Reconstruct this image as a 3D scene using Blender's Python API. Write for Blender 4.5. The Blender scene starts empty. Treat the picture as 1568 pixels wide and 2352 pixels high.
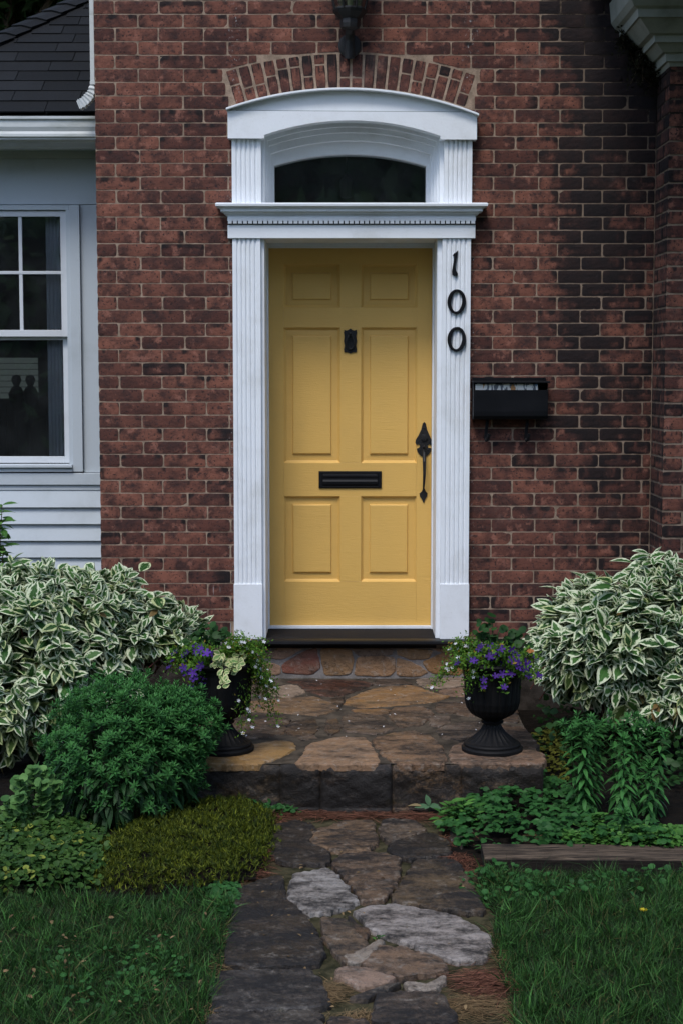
import bpy, math, random
import numpy as np
R = math.radians
rng = np.random.default_rng(7)
random.seed(7)
S = bpy.context.scene
C = S.collection

# ------------------------------------------------------------------ camera
F = 3650.0                      # focal length in units of a 1568 px wide frame
PITCH = R(5.1)
CZ = 1.80
CY = -8.2
cd = bpy.data.cameras.new('camera'); cam = bpy.data.objects.new('camera', cd); C.objects.link(cam)
cam.location = (0, CY, CZ); cam.rotation_euler = (R(90) - PITCH, 0, 0)
cd.sensor_fit = 'HORIZONTAL'; cd.sensor_width = 24.0; cd.lens = 24.0 * F / 1568
cd.clip_start = 0.05; cd.clip_end = 500
S.camera = cam

# ------------------------------------------------------------------ sky and light (overcast)
SUN_EL, SUN_AZ = 58, 200        # azimuth measured so that the light comes from in front and slightly left
w = bpy.data.worlds.new('World'); S.world = w; w.use_nodes = True
wn = w.node_tree; wn.nodes.clear()
sky = wn.nodes.new('ShaderNodeTexSky'); sky.sky_type = 'NISHITA'; sky.sun_disc = False
sky.sun_elevation = R(SUN_EL); sky.sun_rotation = R(SUN_AZ); sky.dust_density = 1.2; sky.air_density = 1.0; sky.ozone_density = 1.0
bg = wn.nodes.new('ShaderNodeBackground'); bg.inputs[1].default_value = 0.13
wo = wn.nodes.new('ShaderNodeOutputWorld')
wn.links.new(sky.outputs[0], bg.inputs[0]); wn.links.new(bg.outputs[0], wo.inputs[0])
sl = bpy.data.lights.new('sun', 'SUN'); sl.energy = 1.0; sl.angle = R(18); sl.color = (1.0, 0.97, 0.93)
so = bpy.data.objects.new('sun', sl); C.objects.link(so)
so.rotation_euler = (R(90 - SUN_EL), 0, R(180-SUN_AZ+180+180))
S.view_settings.view_transform = 'Standard'; S.view_settings.look = 'None'
S.view_settings.gamma = 1.0; S.view_settings.exposure = 1.12

# ------------------------------------------------------------------ measuring
cp, sp = math.cos(PITCH), math.sin(PITCH)
def ray(px, py):
    a, b = (px - 784) / F, (1176 - py) / F
    return np.array([a, cp + b * sp, -sp + b * cp])
def W(px, py, Y):               # real point standing in the plane y=Y
    d = ray(px, py); t = (Y - CY) / d[1]
    return np.array([d[0] * t, Y, CZ + d[2] * t])
def G(px, py, z=0.0):           # real point lying on a level surface
    d = ray(px, py); t = (z - CZ) / d[2]
    return np.array([d[0] * t, CY + d[1] * t, z])
def WX(px, Y, py=1000): return W(px, py, Y)[0]
def WZ(py, Y): return W(784, py, Y)[2]

def nz(x, y, s=0.0):            # cheap smooth noise
    x = np.asarray(x, float); y = np.asarray(y, float)
    return (np.sin(x*1.7+y*2.3+s*1.3)+np.sin(x*-3.1+y*1.1+s*2.1+1)+np.sin(x*2.2-y*3.7+s*.7+2)+np.sin(x*4.9+y*4.3+s*3.3))/4

# ------------------------------------------------------------------ mesh building
LOC = {}
def tag(o, label=None, cat=None, group=None, kind=None):
    if label: o['label'] = label
    if cat: o['category'] = cat
    if group: o['group'] = group
    if kind: o['kind'] = kind
    return o
def empty(name, loc, label=None, cat=None, group=None, parent=None):
    o = bpy.data.objects.new(name, None); C.objects.link(o)
    o.empty_display_size = .1
    L = np.array(loc, float); LOC[o.name] = L
    if parent is not None:
        o.parent = parent; o.location = L - LOC[parent.name]
    else: o.location = L
    return tag(o, label, cat, group)

class MB:
    def __init__(s): s.V = []; s.Fc = []; s.a = []; s.b = []; s.c = []; s.n = 0; s.ca = 0.5; s.cb = 0.0; s.cc = (1, 1, 1)
    def add(s, V, Fs, a=None, b=None):
        V = np.asarray(V, float); s.V.append(V); k = len(V)
        s.Fc += [tuple(i + s.n for i in f) for f in Fs]
        s.a.append(np.full(k, s.ca) if a is None else np.broadcast_to(a, (k,)))
        s.b.append(np.full(k, s.cb) if b is None else np.broadcast_to(b, (k,)))
        s.c.append(np.tile(np.array(s.cc, float), (k, 1)))
        s.n += k
        return s
    def box(s, x0, x1, y0, y1, z0, z1, rot=None, piv=None):
        V = np.array([(x, y, z) for z in (z0, z1) for y in (y0, y1) for x in (x0, x1)], float)
        if rot is not None: V = spin(V, rot, piv)
        return s.add(V, [(0,1,5,4),(1,3,7,5),(3,2,6,7),(2,0,4,6),(4,5,7,6),(2,3,1,0)])
    def prism(s, pts, y0, y1):   # outline in x,z ; thickness in y
        n = len(pts); V = [(p[0], y0, p[1]) for p in pts] + [(p[0], y1, p[1]) for p in pts]
        return s.add(V, [tuple(range(n))] + [tuple(range(2*n-1, n-1, -1))] + [(i, i+n, (i+1) % n + n, (i+1) % n) for i in range(n)])
    def strip(s, xs, zt, zb, y0, y1):   # board between two curves
        n = len(xs); V = []
        for y in (y0, y1):
            V += [(x, y, t) for x, t in zip(xs, zt)] + [(x, y, b) for x, b in zip(xs, zb)]
        Fs = []
        for i in range(n-1):
            Fs += [(i, i+n, i+n+1, i+1), (2*n+i, 2*n+i+1, 3*n+i+1, 3*n+i), (i, i+1, 2*n+i+1, 2*n+i), (n+i, 3*n+i, 3*n+i+1, n+i+1)]
        Fs += [(0, 2*n, 3*n, n), (n-1, 2*n-1, 4*n-1, 3*n-1)]
        return s.add(V, Fs)
    def loft(s, rings, closed=True, cap=True):
        n = len(rings[0]); V = np.concatenate([np.asarray(r, float) for r in rings]); Fs = []
        for j in range(len(rings)-1):
            for i in range(n if closed else n-1):
                k = (i+1) % n; Fs.append((j*n+i, j*n+k, (j+1)*n+k, (j+1)*n+i))
        if cap: Fs += [tuple(range(n-1, -1, -1)), tuple(range((len(rings)-1)*n, len(rings)*n))]
        return s.add(V, Fs)
    def lathe(s, prof, c, seg=48, flute=None):
        rings = []
        for k, (r, z) in enumerate(prof):
            a = np.arange(seg) * 2*np.pi/seg
            f = 1 if flute is None else 1 + flute[k] * np.abs(np.cos(a*12))
            rings.append(np.stack([c[0] + r*f*np.cos(a), c[1] + r*f*np.sin(a), np.full(seg, c[2]+z)], 1))
        return s.loft(rings)
    def tube(s, pts, rad, seg=8, cap=True):
        pts = np.asarray(pts, float); m = len(pts); rad = np.broadcast_to(rad, (m,)); rings = []
        up = np.array([.13, .97, .2])
        for i in range(m):
            t = pts[min(i+1, m-1)] - pts[max(i-1, 0)]; t /= np.linalg.norm(t)+1e-9
            u = np.cross(t, up); u /= np.linalg.norm(u)+1e-9; v = np.cross(t, u)
            a = np.arange(seg)*2*np.pi/seg
            rings.append(pts[i] + rad[i]*(np.cos(a)[:, None]*u + np.sin(a)[:, None]*v))
        return s.loft(rings, True, cap)
    def build(s, name, mat, parent=None, base=None, smooth=False, bevel=0, uv=None):
        V = np.concatenate(s.V)
        return mesh_obj(name, V, s.Fc, mat, parent, base, np.concatenate(s.a), np.concatenate(s.b), smooth, bevel, col=np.concatenate(s.c))

def spin(V, ang, piv):
    V = np.array(V, float) - piv; c, s_ = math.cos(ang), math.sin(ang)
    x = V[:, 0]*c - V[:, 2]*s_; z = V[:, 0]*s_ + V[:, 2]*c
    V[:, 0] = x; V[:, 2] = z
    return V + piv

def mesh_obj(name, V, Fs, mat, parent=None, base=None, a=None, b=None, smooth=False, bevel=0, uv=None, col=None):
    me = bpy.data.meshes.new(name)
    off = LOC[parent.name] if parent is not None else (np.array(base, float) if base is not None else np.zeros(3))
    own = off if parent is None else (np.array(base, float) if base is not None else off)
    V = np.asarray(V, float) - own
    me.vertices.add(len(V)); me.vertices.foreach_set('co', V.astype(np.float32).ravel())
    if isinstance(Fs, np.ndarray):
        m, k = Fs.shape; li = Fs.ravel(); ls = np.arange(m)*k
    else:
        m = len(Fs); li = np.fromiter((i for f in Fs for i in f), dtype=np.int64)
        ls = np.concatenate([[0], np.cumsum([len(f) for f in Fs])[:-1]])
    me.loops.add(len(li)); me.loops.foreach_set('vertex_index', li.astype(np.int32))
    me.polygons.add(m); me.polygons.foreach_set('loop_start', ls.astype(np.int32))
    if uv is not None:
        u = me.uv_layers.new(name='UVMap'); u.data.foreach_set('uv', uv[li].astype(np.float32).ravel())
    me.update(calc_edges=True); me.validate()
    for nm, arr in (('rnd', a), ('aux', b)):
        if arr is not None and len(me.vertices) == len(arr):
            at = me.attributes.new(nm, 'FLOAT', 'POINT'); at.data.foreach_set('value', np.asarray(arr, np.float32))
    if col is not None and len(me.vertices) == len(col):
        at = me.attributes.new('tint', 'FLOAT_VECTOR', 'POINT'); at.data.foreach_set('vector', np.asarray(col, np.float32).ravel())
    me.polygons.foreach_set('use_smooth', np.full(len(me.polygons), bool(smooth)))
    me.materials.append(mat)
    o = bpy.data.objects.new(name, me); C.objects.link(o)
    if parent is not None:
        o.parent = parent; o.location = own - off
    else: o.location = own
    LOC[o.name] = own
    if bevel:
        md = o.modifiers.new('bevel', 'BEVEL'); md.width = bevel; md.segments = 2; md.limit_method = 'ANGLE'; md.angle_limit = R(35)
    return o

# ------------------------------------------------------------------ materials
def nd(nt, typ, ins=None, **pr):
    n = nt.nodes.new('ShaderNode' + typ)
    for k, v in pr.items(): setattr(n, k, v)
    for k, v in (ins or {}).items():
        if isinstance(v, bpy.types.NodeSocket): nt.links.new(v, n.inputs[k])
        elif v is not None: n.inputs[k].default_value = v
    return n
def c4(c): return (c[0], c[1], c[2], 1.0)
def mixc(nt, f, a, b, blend='MIX'):
    n = nd(nt, 'Mix', {0: f, 6: a if isinstance(a, bpy.types.NodeSocket) else c4(a), 7: b if isinstance(b, bpy.types.NodeSocket) else c4(b)}, data_type='RGBA', blend_type=blend)
    return n.outputs[2]
def rmp(nt, v, lo, hi, o0=0.0, o1=1.0): return nd(nt, 'MapRange', {0: v, 1: lo, 2: hi, 3: o0, 4: o1}, interpolation_type='SMOOTHSTEP').outputs[0]
def mth(nt, op, a, b=0.0, c=0.0): return nd(nt, 'Math', {0: a, 1: b, 2: c}, operation=op).outputs[0]
def noise(nt, vec, sc, det=4, rough=.6, dist=0.0): return nd(nt, 'TexNoise', {'Vector': vec, 'Scale': sc, 'Detail': det, 'Roughness': rough, 'Distortion': dist}).outputs[0]
def mapped(nt, vec, sc): return nd(nt, 'Mapping', {0: vec, 3: sc}).outputs[0]
def newmat(name):
    m = bpy.data.materials.new(name); m.use_nodes = True; nt = m.node_tree; nt.nodes.clear()
    out = nt.nodes.new('ShaderNodeOutputMaterial'); bs = nt.nodes.new('ShaderNodeBsdfPrincipled'); nt.links.new(bs.outputs[0], out.inputs[0])
    geo = nt.nodes.new('ShaderNodeNewGeometry')
    return m, nt, bs, out, geo.outputs['Position']
def setb(nt, bs, col=None, rough=None, metal=None, spec=None, normal=None):
    for k, v in (('Base Color', col), ('Roughness', rough), ('Metallic', metal), ('Specular IOR Level', spec), ('Normal', normal)):
        if v is None: continue
        if isinstance(v, bpy.types.NodeSocket): nt.links.new(v, bs.inputs[k])
        else: bs.inputs[k].default_value = c4(v) if k == 'Base Color' else v
def bump(nt, h, st, d=.01): return nd(nt, 'Bump', {'Strength': st, 'Distance': d, 'Height': h}).outputs[0]
def attr(nt, nm): return nd(nt, 'Attribute', attribute_name=nm).outputs['Fac']
def attrv(nt, nm): return nd(nt, 'Attribute', attribute_name=nm).outputs['Vector']

def paint(name, col, rough=.45, dirt=(.35, .35, .3), amt=.18, bst=.15, stretch=(1, 1, 1), spec=.4, fine=90):
    m, nt, bs, out, P = newmat(name); v = mapped(nt, P, stretch)
    n1 = noise(nt, v, 3.5, 6, .65); n2 = noise(nt, v, fine, 3, .6)
    c = mixc(nt, mth(nt, 'MULTIPLY', rmp(nt, n1, .45, .8), amt), col, dirt)
    c = mixc(nt, mth(nt, 'MULTIPLY', rmp(nt, n2, .62, .8), amt*.8), c, dirt)
    setb(nt, bs, c, rmp(nt, n1, .2, .8, rough-.08, rough+.12), spec=spec, normal=bump(nt, n2, bst, .002))
    return m

def brick_mat():
    m, nt, bs, out, P = newmat('weathered red brick')
    r = attr(nt, 'rnd'); s = attr(nt, 'aux')
    v = nd(nt, 'VectorMath', {0: P, 1: nd(nt, 'CombineXYZ', {0: mth(nt, 'MULTIPLY', r, 37.0), 2: mth(nt, 'MULTIPLY', r, 91.0)}).outputs[0]}, operation='ADD').outputs[0]
    base = mixc(nt, r, (.066, .025, .020), (.205, .080, .053))
    big = noise(nt, v, 9, 5, .65)
    base = mixc(nt, rmp(nt, big, .34, .60, .9, 0.0), base, (.040, .020, .018))
    lite = noise(nt, v, 15, 4, .6)
    base = mixc(nt, rmp(nt, lite, .54, .68, 0, .65), base, (.28, .12, .085))
    # pitted dark spots
    spot = noise(nt, v, 85, 3, .5)
    base = mixc(nt, rmp(nt, spot, .60, .66, 0, .9), base, (.022, .014, .014))
    blot = noise(nt, v, 24, 5, .7)
    base = mixc(nt, rmp(nt, blot, .54, .68, 0, .78), base, (.028, .019, .02))
    # soot with the painted shade of the upper right corner
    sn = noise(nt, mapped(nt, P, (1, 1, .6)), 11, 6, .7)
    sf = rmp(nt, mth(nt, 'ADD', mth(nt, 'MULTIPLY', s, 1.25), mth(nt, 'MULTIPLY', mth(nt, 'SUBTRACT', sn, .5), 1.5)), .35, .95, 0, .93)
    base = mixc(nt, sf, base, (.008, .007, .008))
    # white paint overspray beside the door trim
    sx = nd(nt, 'SeparateXYZ', {0: P}).outputs
    dx = mth(nt, 'ABSOLUTE', mth(nt, 'SUBTRACT', sx[0], TRIM_C))
    near = mth(nt, 'MULTIPLY', rmp(nt, dx, TRIM_H, TRIM_H + .05, 1, 0), rmp(nt, dx, TRIM_H - .06, TRIM_H - .02, 0, 1))
    pn = noise(nt, mapped(nt, P, (1.4, 1, .8)), 60, 4, .75)
    pm = mth(nt, 'MULTIPLY', rmp(nt, pn, .58, .70, 0, .75), mth(nt, 'MULTIPLY', near, rmp(nt, sx[2], .3, 2.9, 1, .8)))
    base = mixc(nt, pm, base, (.5, .5, .5))
    dn = noise(nt, mapped(nt, P, (55, 1, 2.2)), 1.6, 2, .5); dm = mth(nt, 'MULTIPLY', rmp(nt, dn, .70, .73, 0, .7), mth(nt, 'MULTIPLY', rmp(nt, dx, TRIM_H + .2, TRIM_H + .1, 0, 1), rmp(nt, sx[2], .95, .8, 0, 1)))
    base = mixc(nt, dm, base, (.6, .6, .6))
    # chalky bloom
    ef = noise(nt, mapped(nt, P, (1, 1, 1)), 2.6, 6, .7)
    base = mixc(nt, rmp(nt, ef, .58, .8, 0, .25), base, (.32, .25, .22))
    h = mth(nt, 'ADD', mth(nt, 'MULTIPLY', spot, -.6), mth(nt, 'MULTIPLY', noise(nt, v, 140, 3, .7), .7))
    setb(nt, bs, base, .86, spec=.25, normal=bump(nt, h, .55, .004))
    return m
def mortar_mat(name='lime mortar', c1=(.36, .27, .20), c2=(.20, .15, .11)):
    m, nt, bs, out, P = newmat(name)
    n = noise(nt, P, 14, 6, .7); f = noise(nt, P, 220, 2, .6)
    c = mixc(nt, rmp(nt, n, .35, .65), c2, c1); c = mixc(nt, rmp(nt, f, .5, .75, 0, .4), c, (.06, .05, .04))
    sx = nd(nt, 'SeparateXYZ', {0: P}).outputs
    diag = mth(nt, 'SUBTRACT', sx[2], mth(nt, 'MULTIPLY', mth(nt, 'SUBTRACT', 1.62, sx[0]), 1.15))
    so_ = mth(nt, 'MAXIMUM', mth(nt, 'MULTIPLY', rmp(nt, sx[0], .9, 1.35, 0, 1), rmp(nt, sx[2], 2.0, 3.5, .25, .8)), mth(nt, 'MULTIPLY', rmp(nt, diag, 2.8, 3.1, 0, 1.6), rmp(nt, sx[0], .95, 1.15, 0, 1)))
    c = mixc(nt, mth(nt, 'MINIMUM', mth(nt, 'MULTIPLY', so_, rmp(nt, n, .35, .6, .35, .9)), .96), c, (.012, .010, .009))  # soot and painted corner shade darken the mortar too
    setb(nt, bs, c, .95, spec=.1, normal=bump(nt, mth(nt, 'ADD', f, n), .6, .004))
    return m
def stone_mat(name, wet=.0):
    m, nt, bs, out, P = newmat(name)
    tint = mixc(nt, 1.0, attrv(nt, 'tint'), (.64, .54, .44), 'MULTIPLY'); st = attr(nt, 'rnd')
    n0 = noise(nt, mapped(nt, P, (.8, 1.7, 1.7)), 5, 7, .66); n1 = noise(nt, P, 26, 6, .75, .3); n2 = noise(nt, P, 120, 3, .7)
    c = mixc(nt, rmp(nt, n0, .38, .6, 0, .75), tint, mixc(nt, .5, tint, (.17, .12, .08)))
    c = mixc(nt, rmp(nt, n1, .52, .64, 0, .75), c, mixc(nt, .6, tint, (.30, .27, .23)))
    k = mth(nt, 'ADD', mth(nt, 'MULTIPLY', st, .62), mth(nt, 'MULTIPLY', mth(nt, 'SUBTRACT', mth(nt, 'ADD', mth(nt, 'MULTIPLY', n0, .6), mth(nt, 'MULTIPLY', noise(nt, mapped(nt, P, (1, 1.5, 1.5)), 15, 6, .75), .4)), .5), 2.6))
    k = mth(nt, 'ADD', k, mth(nt, 'MULTIPLY', mth(nt, 'SUBTRACT', noise(nt, P, 60, 4, .7), .5), .7))
    c = mixc(nt, rmp(nt, k, .0, .62, 0, .95), c, (.007, .0065, .0065))
    c = mixc(nt, rmp(nt, noise(nt, P, 4.2, 5, .7), .6, .75, 0, .45), c, (.045, .042, .015))
    c = mixc(nt, rmp(nt, n2, .56, .70, 0, .45), c, (.018, .015, .013))
    h = mth(nt, 'ADD', mth(nt, 'MULTIPLY', n1, .8), mth(nt, 'MULTIPLY', n2, .3))
    setb(nt, bs, c, rmp(nt, n0, .35, .65, .32, .72), spec=.26, normal=bump(nt, h, .9, .012))
    return m
def leaf_mat(name, c1, c2, rough=.6, vein=None, trans=.25, margin=None, yellow=None, spec=.14):
    m, nt, bs, out, P = newmat(name)
    r = attr(nt, 'rnd')
    uv = nd(nt, 'UVMap').outputs[0]; s = nd(nt, 'SeparateXYZ', {0: uv}).outputs
    c = mixc(nt, r, c1, c2)
    au = mth(nt, 'MULTIPLY', mth(nt, 'ABSOLUTE', mth(nt, 'SUBTRACT', s[0], .5)), 2.0)
    if vein: c = mixc(nt, rmp(nt, au, .0, .14, .5, 0), c, vein)
    if margin:
        off = nd(nt, 'CombineXYZ', {0: mth(nt, 'MULTIPLY', s[0], 3.2), 1: mth(nt, 'MULTIPLY', s[1], 2.6), 2: mth(nt, 'MULTIPLY', r, 60.0)}).outputs[0]
        nn = noise(nt, off, 1.7, 4, .7)
        edge = mth(nt, 'ADD', mth(nt, 'ADD', au, mth(nt, 'MULTIPLY', mth(nt, 'SUBTRACT', nn, .5), 1.9)), rmp(nt, s[1], .6, 1.0, 0, .35))
        mg = mixc(nt, rmp(nt, r, .0, .25, .8, 0), margin, (.42, .48, .18))
        c = mixc(nt, rmp(nt, edge, .50, .64), c, mg)
    if yellow: c = mixc(nt, rmp(nt, r, .93, .97), c, yellow)
    c = mixc(nt, rmp(nt, noise(nt, P, 30, 2, .5), .3, .7, .0, .22), c, (.01, .02, .01))
    setb(nt, bs, c, rough, spec=spec)
    if trans:
        tr = nd(nt, 'BsdfTranslucent', {0: c}); mx = nd(nt, 'MixShader', {0: trans, 1: bs.outputs[0], 2: tr.outputs[0]})
        nt.links.new(mx.outputs[0], out.inputs[0])
    return m
def glass_mat(name):
    m, nt, bs, out, P = newmat(name)
    fr = nd(nt, 'Fresnel', {0: 1.5}).outputs[0]
    wob = bump(nt, noise(nt, P, 2, 1, .5), .02, .02)
    gl = nd(nt, 'BsdfGlossy', {'Color': c4((1, 1, 1)), 'Roughness': .015, 'Normal': wob}); tr = nd(nt, 'BsdfTransparent', {0: c4((.86, .89, .88))})
    mx = nd(nt, 'MixShader', {0: mth(nt, 'ADD', fr, .11), 1: tr.outputs[0], 2: gl.outputs[0]}); df = nd(nt, 'BsdfDiffuse', {0: c4((.5, .55, .56))}); m2 = nd(nt, 'MixShader', {0: rmp(nt, noise(nt, P, 4, 5, .7), .3, .7, .008, .03), 1: mx.outputs[0], 2: df.outputs[0]}); nt.links.new(m2.outputs[0], out.inputs[0])
    return m

# trim extents
TY = -.045
XL = WX(536.5, TY); XR = WX(1077.5, TY)
TRIM_C = (XL+XR)/2; TRIM_H = (XR-XL)/2
M = {}
M['brick'] = brick_mat(); M['mortar'] = mortar_mat()
M['white'] = paint('white trim paint', (.74, .775, .81), .5, (.38, .38, .34), .42, .35)
M['wing'] = paint('blue grey siding paint', (.46, .51, .55), .45, (.16, .18, .17), .25, .15)
M['gutter'] = paint('aged aluminium paint', (.52, .55, .55), .4, (.12, .14, .10), .5, .1, (1, 1, 6))
M['pier_paint'] = paint('grimy green white paint', (.25, .265, .235), .6, (.05, .055, .045), .6, .1)
M['door'] = paint('mustard yellow paint', (.66, .41, .112), .45, (.48, .295, .085), .25, .25, (1, 1, 1), .35, 60)
def grain():
    m = M['door']; nt = m.node_tree; bs = [n for n in nt.nodes if n.type == 'BSDF_PRINCIPLED'][0]; geo = [n for n in nt.nodes if n.type == 'NEW_GEOMETRY'][0]
    P = geo.outputs['Position']; v = mapped(nt, P, (2.2, 2, 26)); g = noise(nt, v, 5, 4, .6, 1.6); sz = nd(nt, 'SeparateXYZ', {0: P}).outputs[2]
    f = noise(nt, P, 160, 3, .7); h = mth(nt, 'ADD', g, mth(nt, 'MULTIPLY', f, .4))
    nt.links.new(bump(nt, h, .5, .003), bs.inputs['Normal'])
grain()
M['black'] = paint('black iron paint', (.009, .009, .010), .5, (.03, .03, .03), .5, .5, spec=.35, fine=120)
M['box'] = paint('black enamel', (.005, .0055, .007), .42, (.015, .015, .018), .4, .1, spec=.2)
M['urn'] = paint('matt black resin', (.0045, .0045, .005), .6, (.014, .014, .015), .5, .2, spec=.16)
M['sill'] = paint('worn charcoal paint', (.012, .012, .014), .8, (.05, .05, .05), .4, .2, spec=.1)
M['stone'] = stone_mat('flagstone')
M['bed'] = mortar_mat('mossy pointing', (.062, .054, .028), (.014, .015, .006))
M['pointing'] = mortar_mat('grey pointing', (.24, .22, .21), (.14, .13, .12))
M['glass'] = glass_mat('window glass')
M['dark'] = paint('dark interior', (.012, .012, .013), .8, (.02, .02, .02), .3, .1)
M['curtain'] = paint('grey curtain', (.6, .6, .68), .9, (.4, .4, .4), .3, .1)
def soil_mat(name, c1, c2, sc=20):
    m, nt, bs, out, P = newmat(name); n = noise(nt, P, sc, 7, .75)
    setb(nt, bs, mixc(nt, rmp(nt, n, .3, .7), c1, c2), .95, spec=.1, normal=bump(nt, n, .8, .02)); return m
M['soil'] = soil_mat('dark damp soil', (.003, .0025, .002), (.011, .008, .0055))
M['turf'] = soil_mat('turf soil', (.007, .010, .004), (.016, .022, .008))
M['ground'] = soil_mat('grassy ground', (.02, .035, .012), (.04, .06, .02), 6)
M['shingle'] = None
def shingle_mat():
    m, nt, bs, out, P = newmat('charcoal shingle'); r = attr(nt, 'rnd')
    c = mixc(nt, r, (.004, .0045, .005), (.011, .012, .0135)); n = noise(nt, P, 260, 2, .7); b = noise(nt, P, 5, 4, .6)
    c = mixc(nt, rmp(nt, n, .5, .75, 0, .5), c, (.022, .024, .026)); c = mixc(nt, rmp(nt, b, .4, .7, 0, .5), c, (.006, .006, .006))
    setb(nt, bs, c, .9, spec=.2, normal=bump(nt, n, .7, .003)); return m
M['shingle'] = shingle_mat()
def timber_mat():
    m, nt, bs, out, P = newmat('grey weathered timber'); v = mapped(nt, P, (1, 14, 14)); n = noise(nt, v, 7, 6, .7, .4); k = noise(nt, P, 3, 4, .6)
    c = mixc(nt, rmp(nt, n, .3, .7), (.005, .004, .0035), (.12, .088, .062)); c = mixc(nt, rmp(nt, mth(nt, 'ADD', k, rmp(nt, nd(nt, 'SeparateXYZ', {0: P}).outputs[2], .05, .04, 0, .3)), .40, .58, 0, .9), c, (.012, .010, .009))  # lower part darkened: front-face shade and damp dirt in the colour
    setb(nt, bs, c, .85, spec=.15, normal=bump(nt, n, .9, .006)); return m
M['timber'] = timber_mat()
M['needle'] = leaf_mat('pine straw', (.045, .015, .009), (.22, .095, .06), .7, trans=.1)
M['straw'] = leaf_mat('dry straw', (.10, .06, .028), (.24, .16, .08), .7, trans=.1)
M['grass'] = leaf_mat('lawn grass', (.002, .011, .002), (.085, .23, .05), .5, yellow=(.12, .11, .04))
M['dogwood'] = leaf_mat('variegated leaf', (.016, .060, .012), (.055, .15, .032), .5, margin=(.66, .72, .50), vein=(.10, .18, .06))
M['dogold'] = leaf_mat('browning leaf', (.045, .09, .02), (.10, .14, .035), .55, margin=(.36, .42, .20), yellow=(.16, .10, .035))
M['aster'] = leaf_mat('lance leaf', (.006, .038, .010), (.085, .27, .065), .5, vein=(.05, .14, .06))
M['astlow'] = leaf_mat('broad lower leaf', (.006, .024, .007), (.026, .080, .022), .5, vein=(.05, .12, .06))
M['moss'] = leaf_mat('moss phlox', (.007, .022, .003), (.22, .25, .022), .6, yellow=(.14, .075, .03))
M['jenny'] = leaf_mat('creeping round leaf', (.012, .045, .010), (.075, .15, .03), .5, yellow=(.22, .26, .045))
M['sedum'] = leaf_mat('pale fleshy leaf', (.05, .13, .035), (.14, .28, .08), .5)
M['weed'] = leaf_mat('weed leaf', (.010, .045, .012), (.045, .15, .035), .5, vein=(.06, .16, .05))
M['balm'] = leaf_mat('bright weed leaf', (.03, .10, .018), (.10, .24, .045), .5, vein=(.03, .1, .02))
M['bush'] = leaf_mat('green shrub leaf', (.03, .10, .02), (.12, .27, .05), .45, vein=(.16, .3, .08))
M['gera'] = leaf_mat('dark round leaf', (.012, .042, .010), (.03, .085, .02), .5)
M['tiny'] = leaf_mat('tiny trailing leaf', (.04, .11, .012), (.15, .30, .035), .5, yellow=(.3, .2, .03))
M['creamleaf'] = leaf_mat('cream edged leaf', (.15, .26, .08), (.24, .36, .12), .5, margin=(.62, .62, .32))
M['purple'] = leaf_mat('purple petal', (.028, .009, .09), (.09, .03, .27), .6, trans=.2)
M['petal'] = leaf_mat('white petal', (.7, .7, .72), (.8, .8, .82), .6, trans=.2)
M['yellow'] = leaf_mat('yellow petal', (.75, .58, .02), (.85, .7, .05), .6, trans=.2)
M['tree'] = leaf_mat('tree leaf', (.02, .045, .012), (.05, .09, .025), .5)
M['twig'] = soil_mat('twig bark', (.05, .035, .025), (.10, .07, .045), 60)
M['redtwig'] = soil_mat('red twig bark', (.06, .02, .018), (.10, .04, .03), 60)
M['stem'] = soil_mat('green stem', (.02, .06, .02), (.04, .09, .03), 60)

# ------------------------------------------------------------------ GROUND
def sheet(x0, x1, y0, y1, z, nx=2, ny=2, f=None):
    xs = np.linspace(x0, x1, nx); ys = np.linspace(y0, y1, ny); X, Y = np.meshgrid(xs, ys)
    Z = np.full_like(X, z) if f is None else f(X, Y)
    V = np.stack([X.ravel(), Y.ravel(), Z.ravel()], 1)
    i = np.arange((ny-1)*(nx)).reshape(ny-1, nx)[:, :-1].ravel()
    return V, np.stack([i, i+1, i+nx+1, i+nx], 1)
V_, F_ = sheet(-120, 120, -160, 80, -.012)
tag(mesh_obj('ground', V_, F_, M['ground']), kind='structure')

# ------------------------------------------------------------------ BRICKS
CH = .0673; PIT = .2247; Z0 = WZ(1281, 0)
def rows(zmin, zmax):
    k0 = int(math.floor((zmin - Z0)/CH)); k1 = int(math.ceil((zmax - Z0)/CH))
    return [(k, Z0+k*CH) for k in range(k0, k1)]
AX0, AX1, AXC = WX(512, 0, 200), WX(1098, 0, 200), WX(803, 0, 200)
def arc3(pa, pm, pb):            # circle through three points; returns z(x)
    (x1, y1), (x2, y2), (x3, y3) = pa, pm, pb
    d = 2*(x1*(y2-y3)+x2*(y3-y1)+x3*(y1-y2))
    ux = ((x1*x1+y1*y1)*(y2-y3)+(x2*x2+y2*y2)*(y3-y1)+(x3*x3+y3*y3)*(y1-y2))/d
    uy = ((x1*x1+y1*y1)*(x3-x2)+(x2*x2+y2*y2)*(x1-x3)+(x3*x3+y3*y3)*(x2-x1))/d
    r = math.hypot(x1-ux, y1-uy)
    return (lambda x: uy + np.sqrt(np.maximum(r*r-(np.asarray(x)-ux)**2, 1e-6))), (ux, uy, r)
def w2(px, py, Y): p = W(px, py, Y); return (p[0], p[2])
EXT, _ = arc3(w2(512, 163, 0), w2(803, 120, 0), w2(1098, 172, 0))
INT, CI = arc3(w2(525, 248, 0), w2(803, 203, 0), w2(1094, 258, 0))

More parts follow.
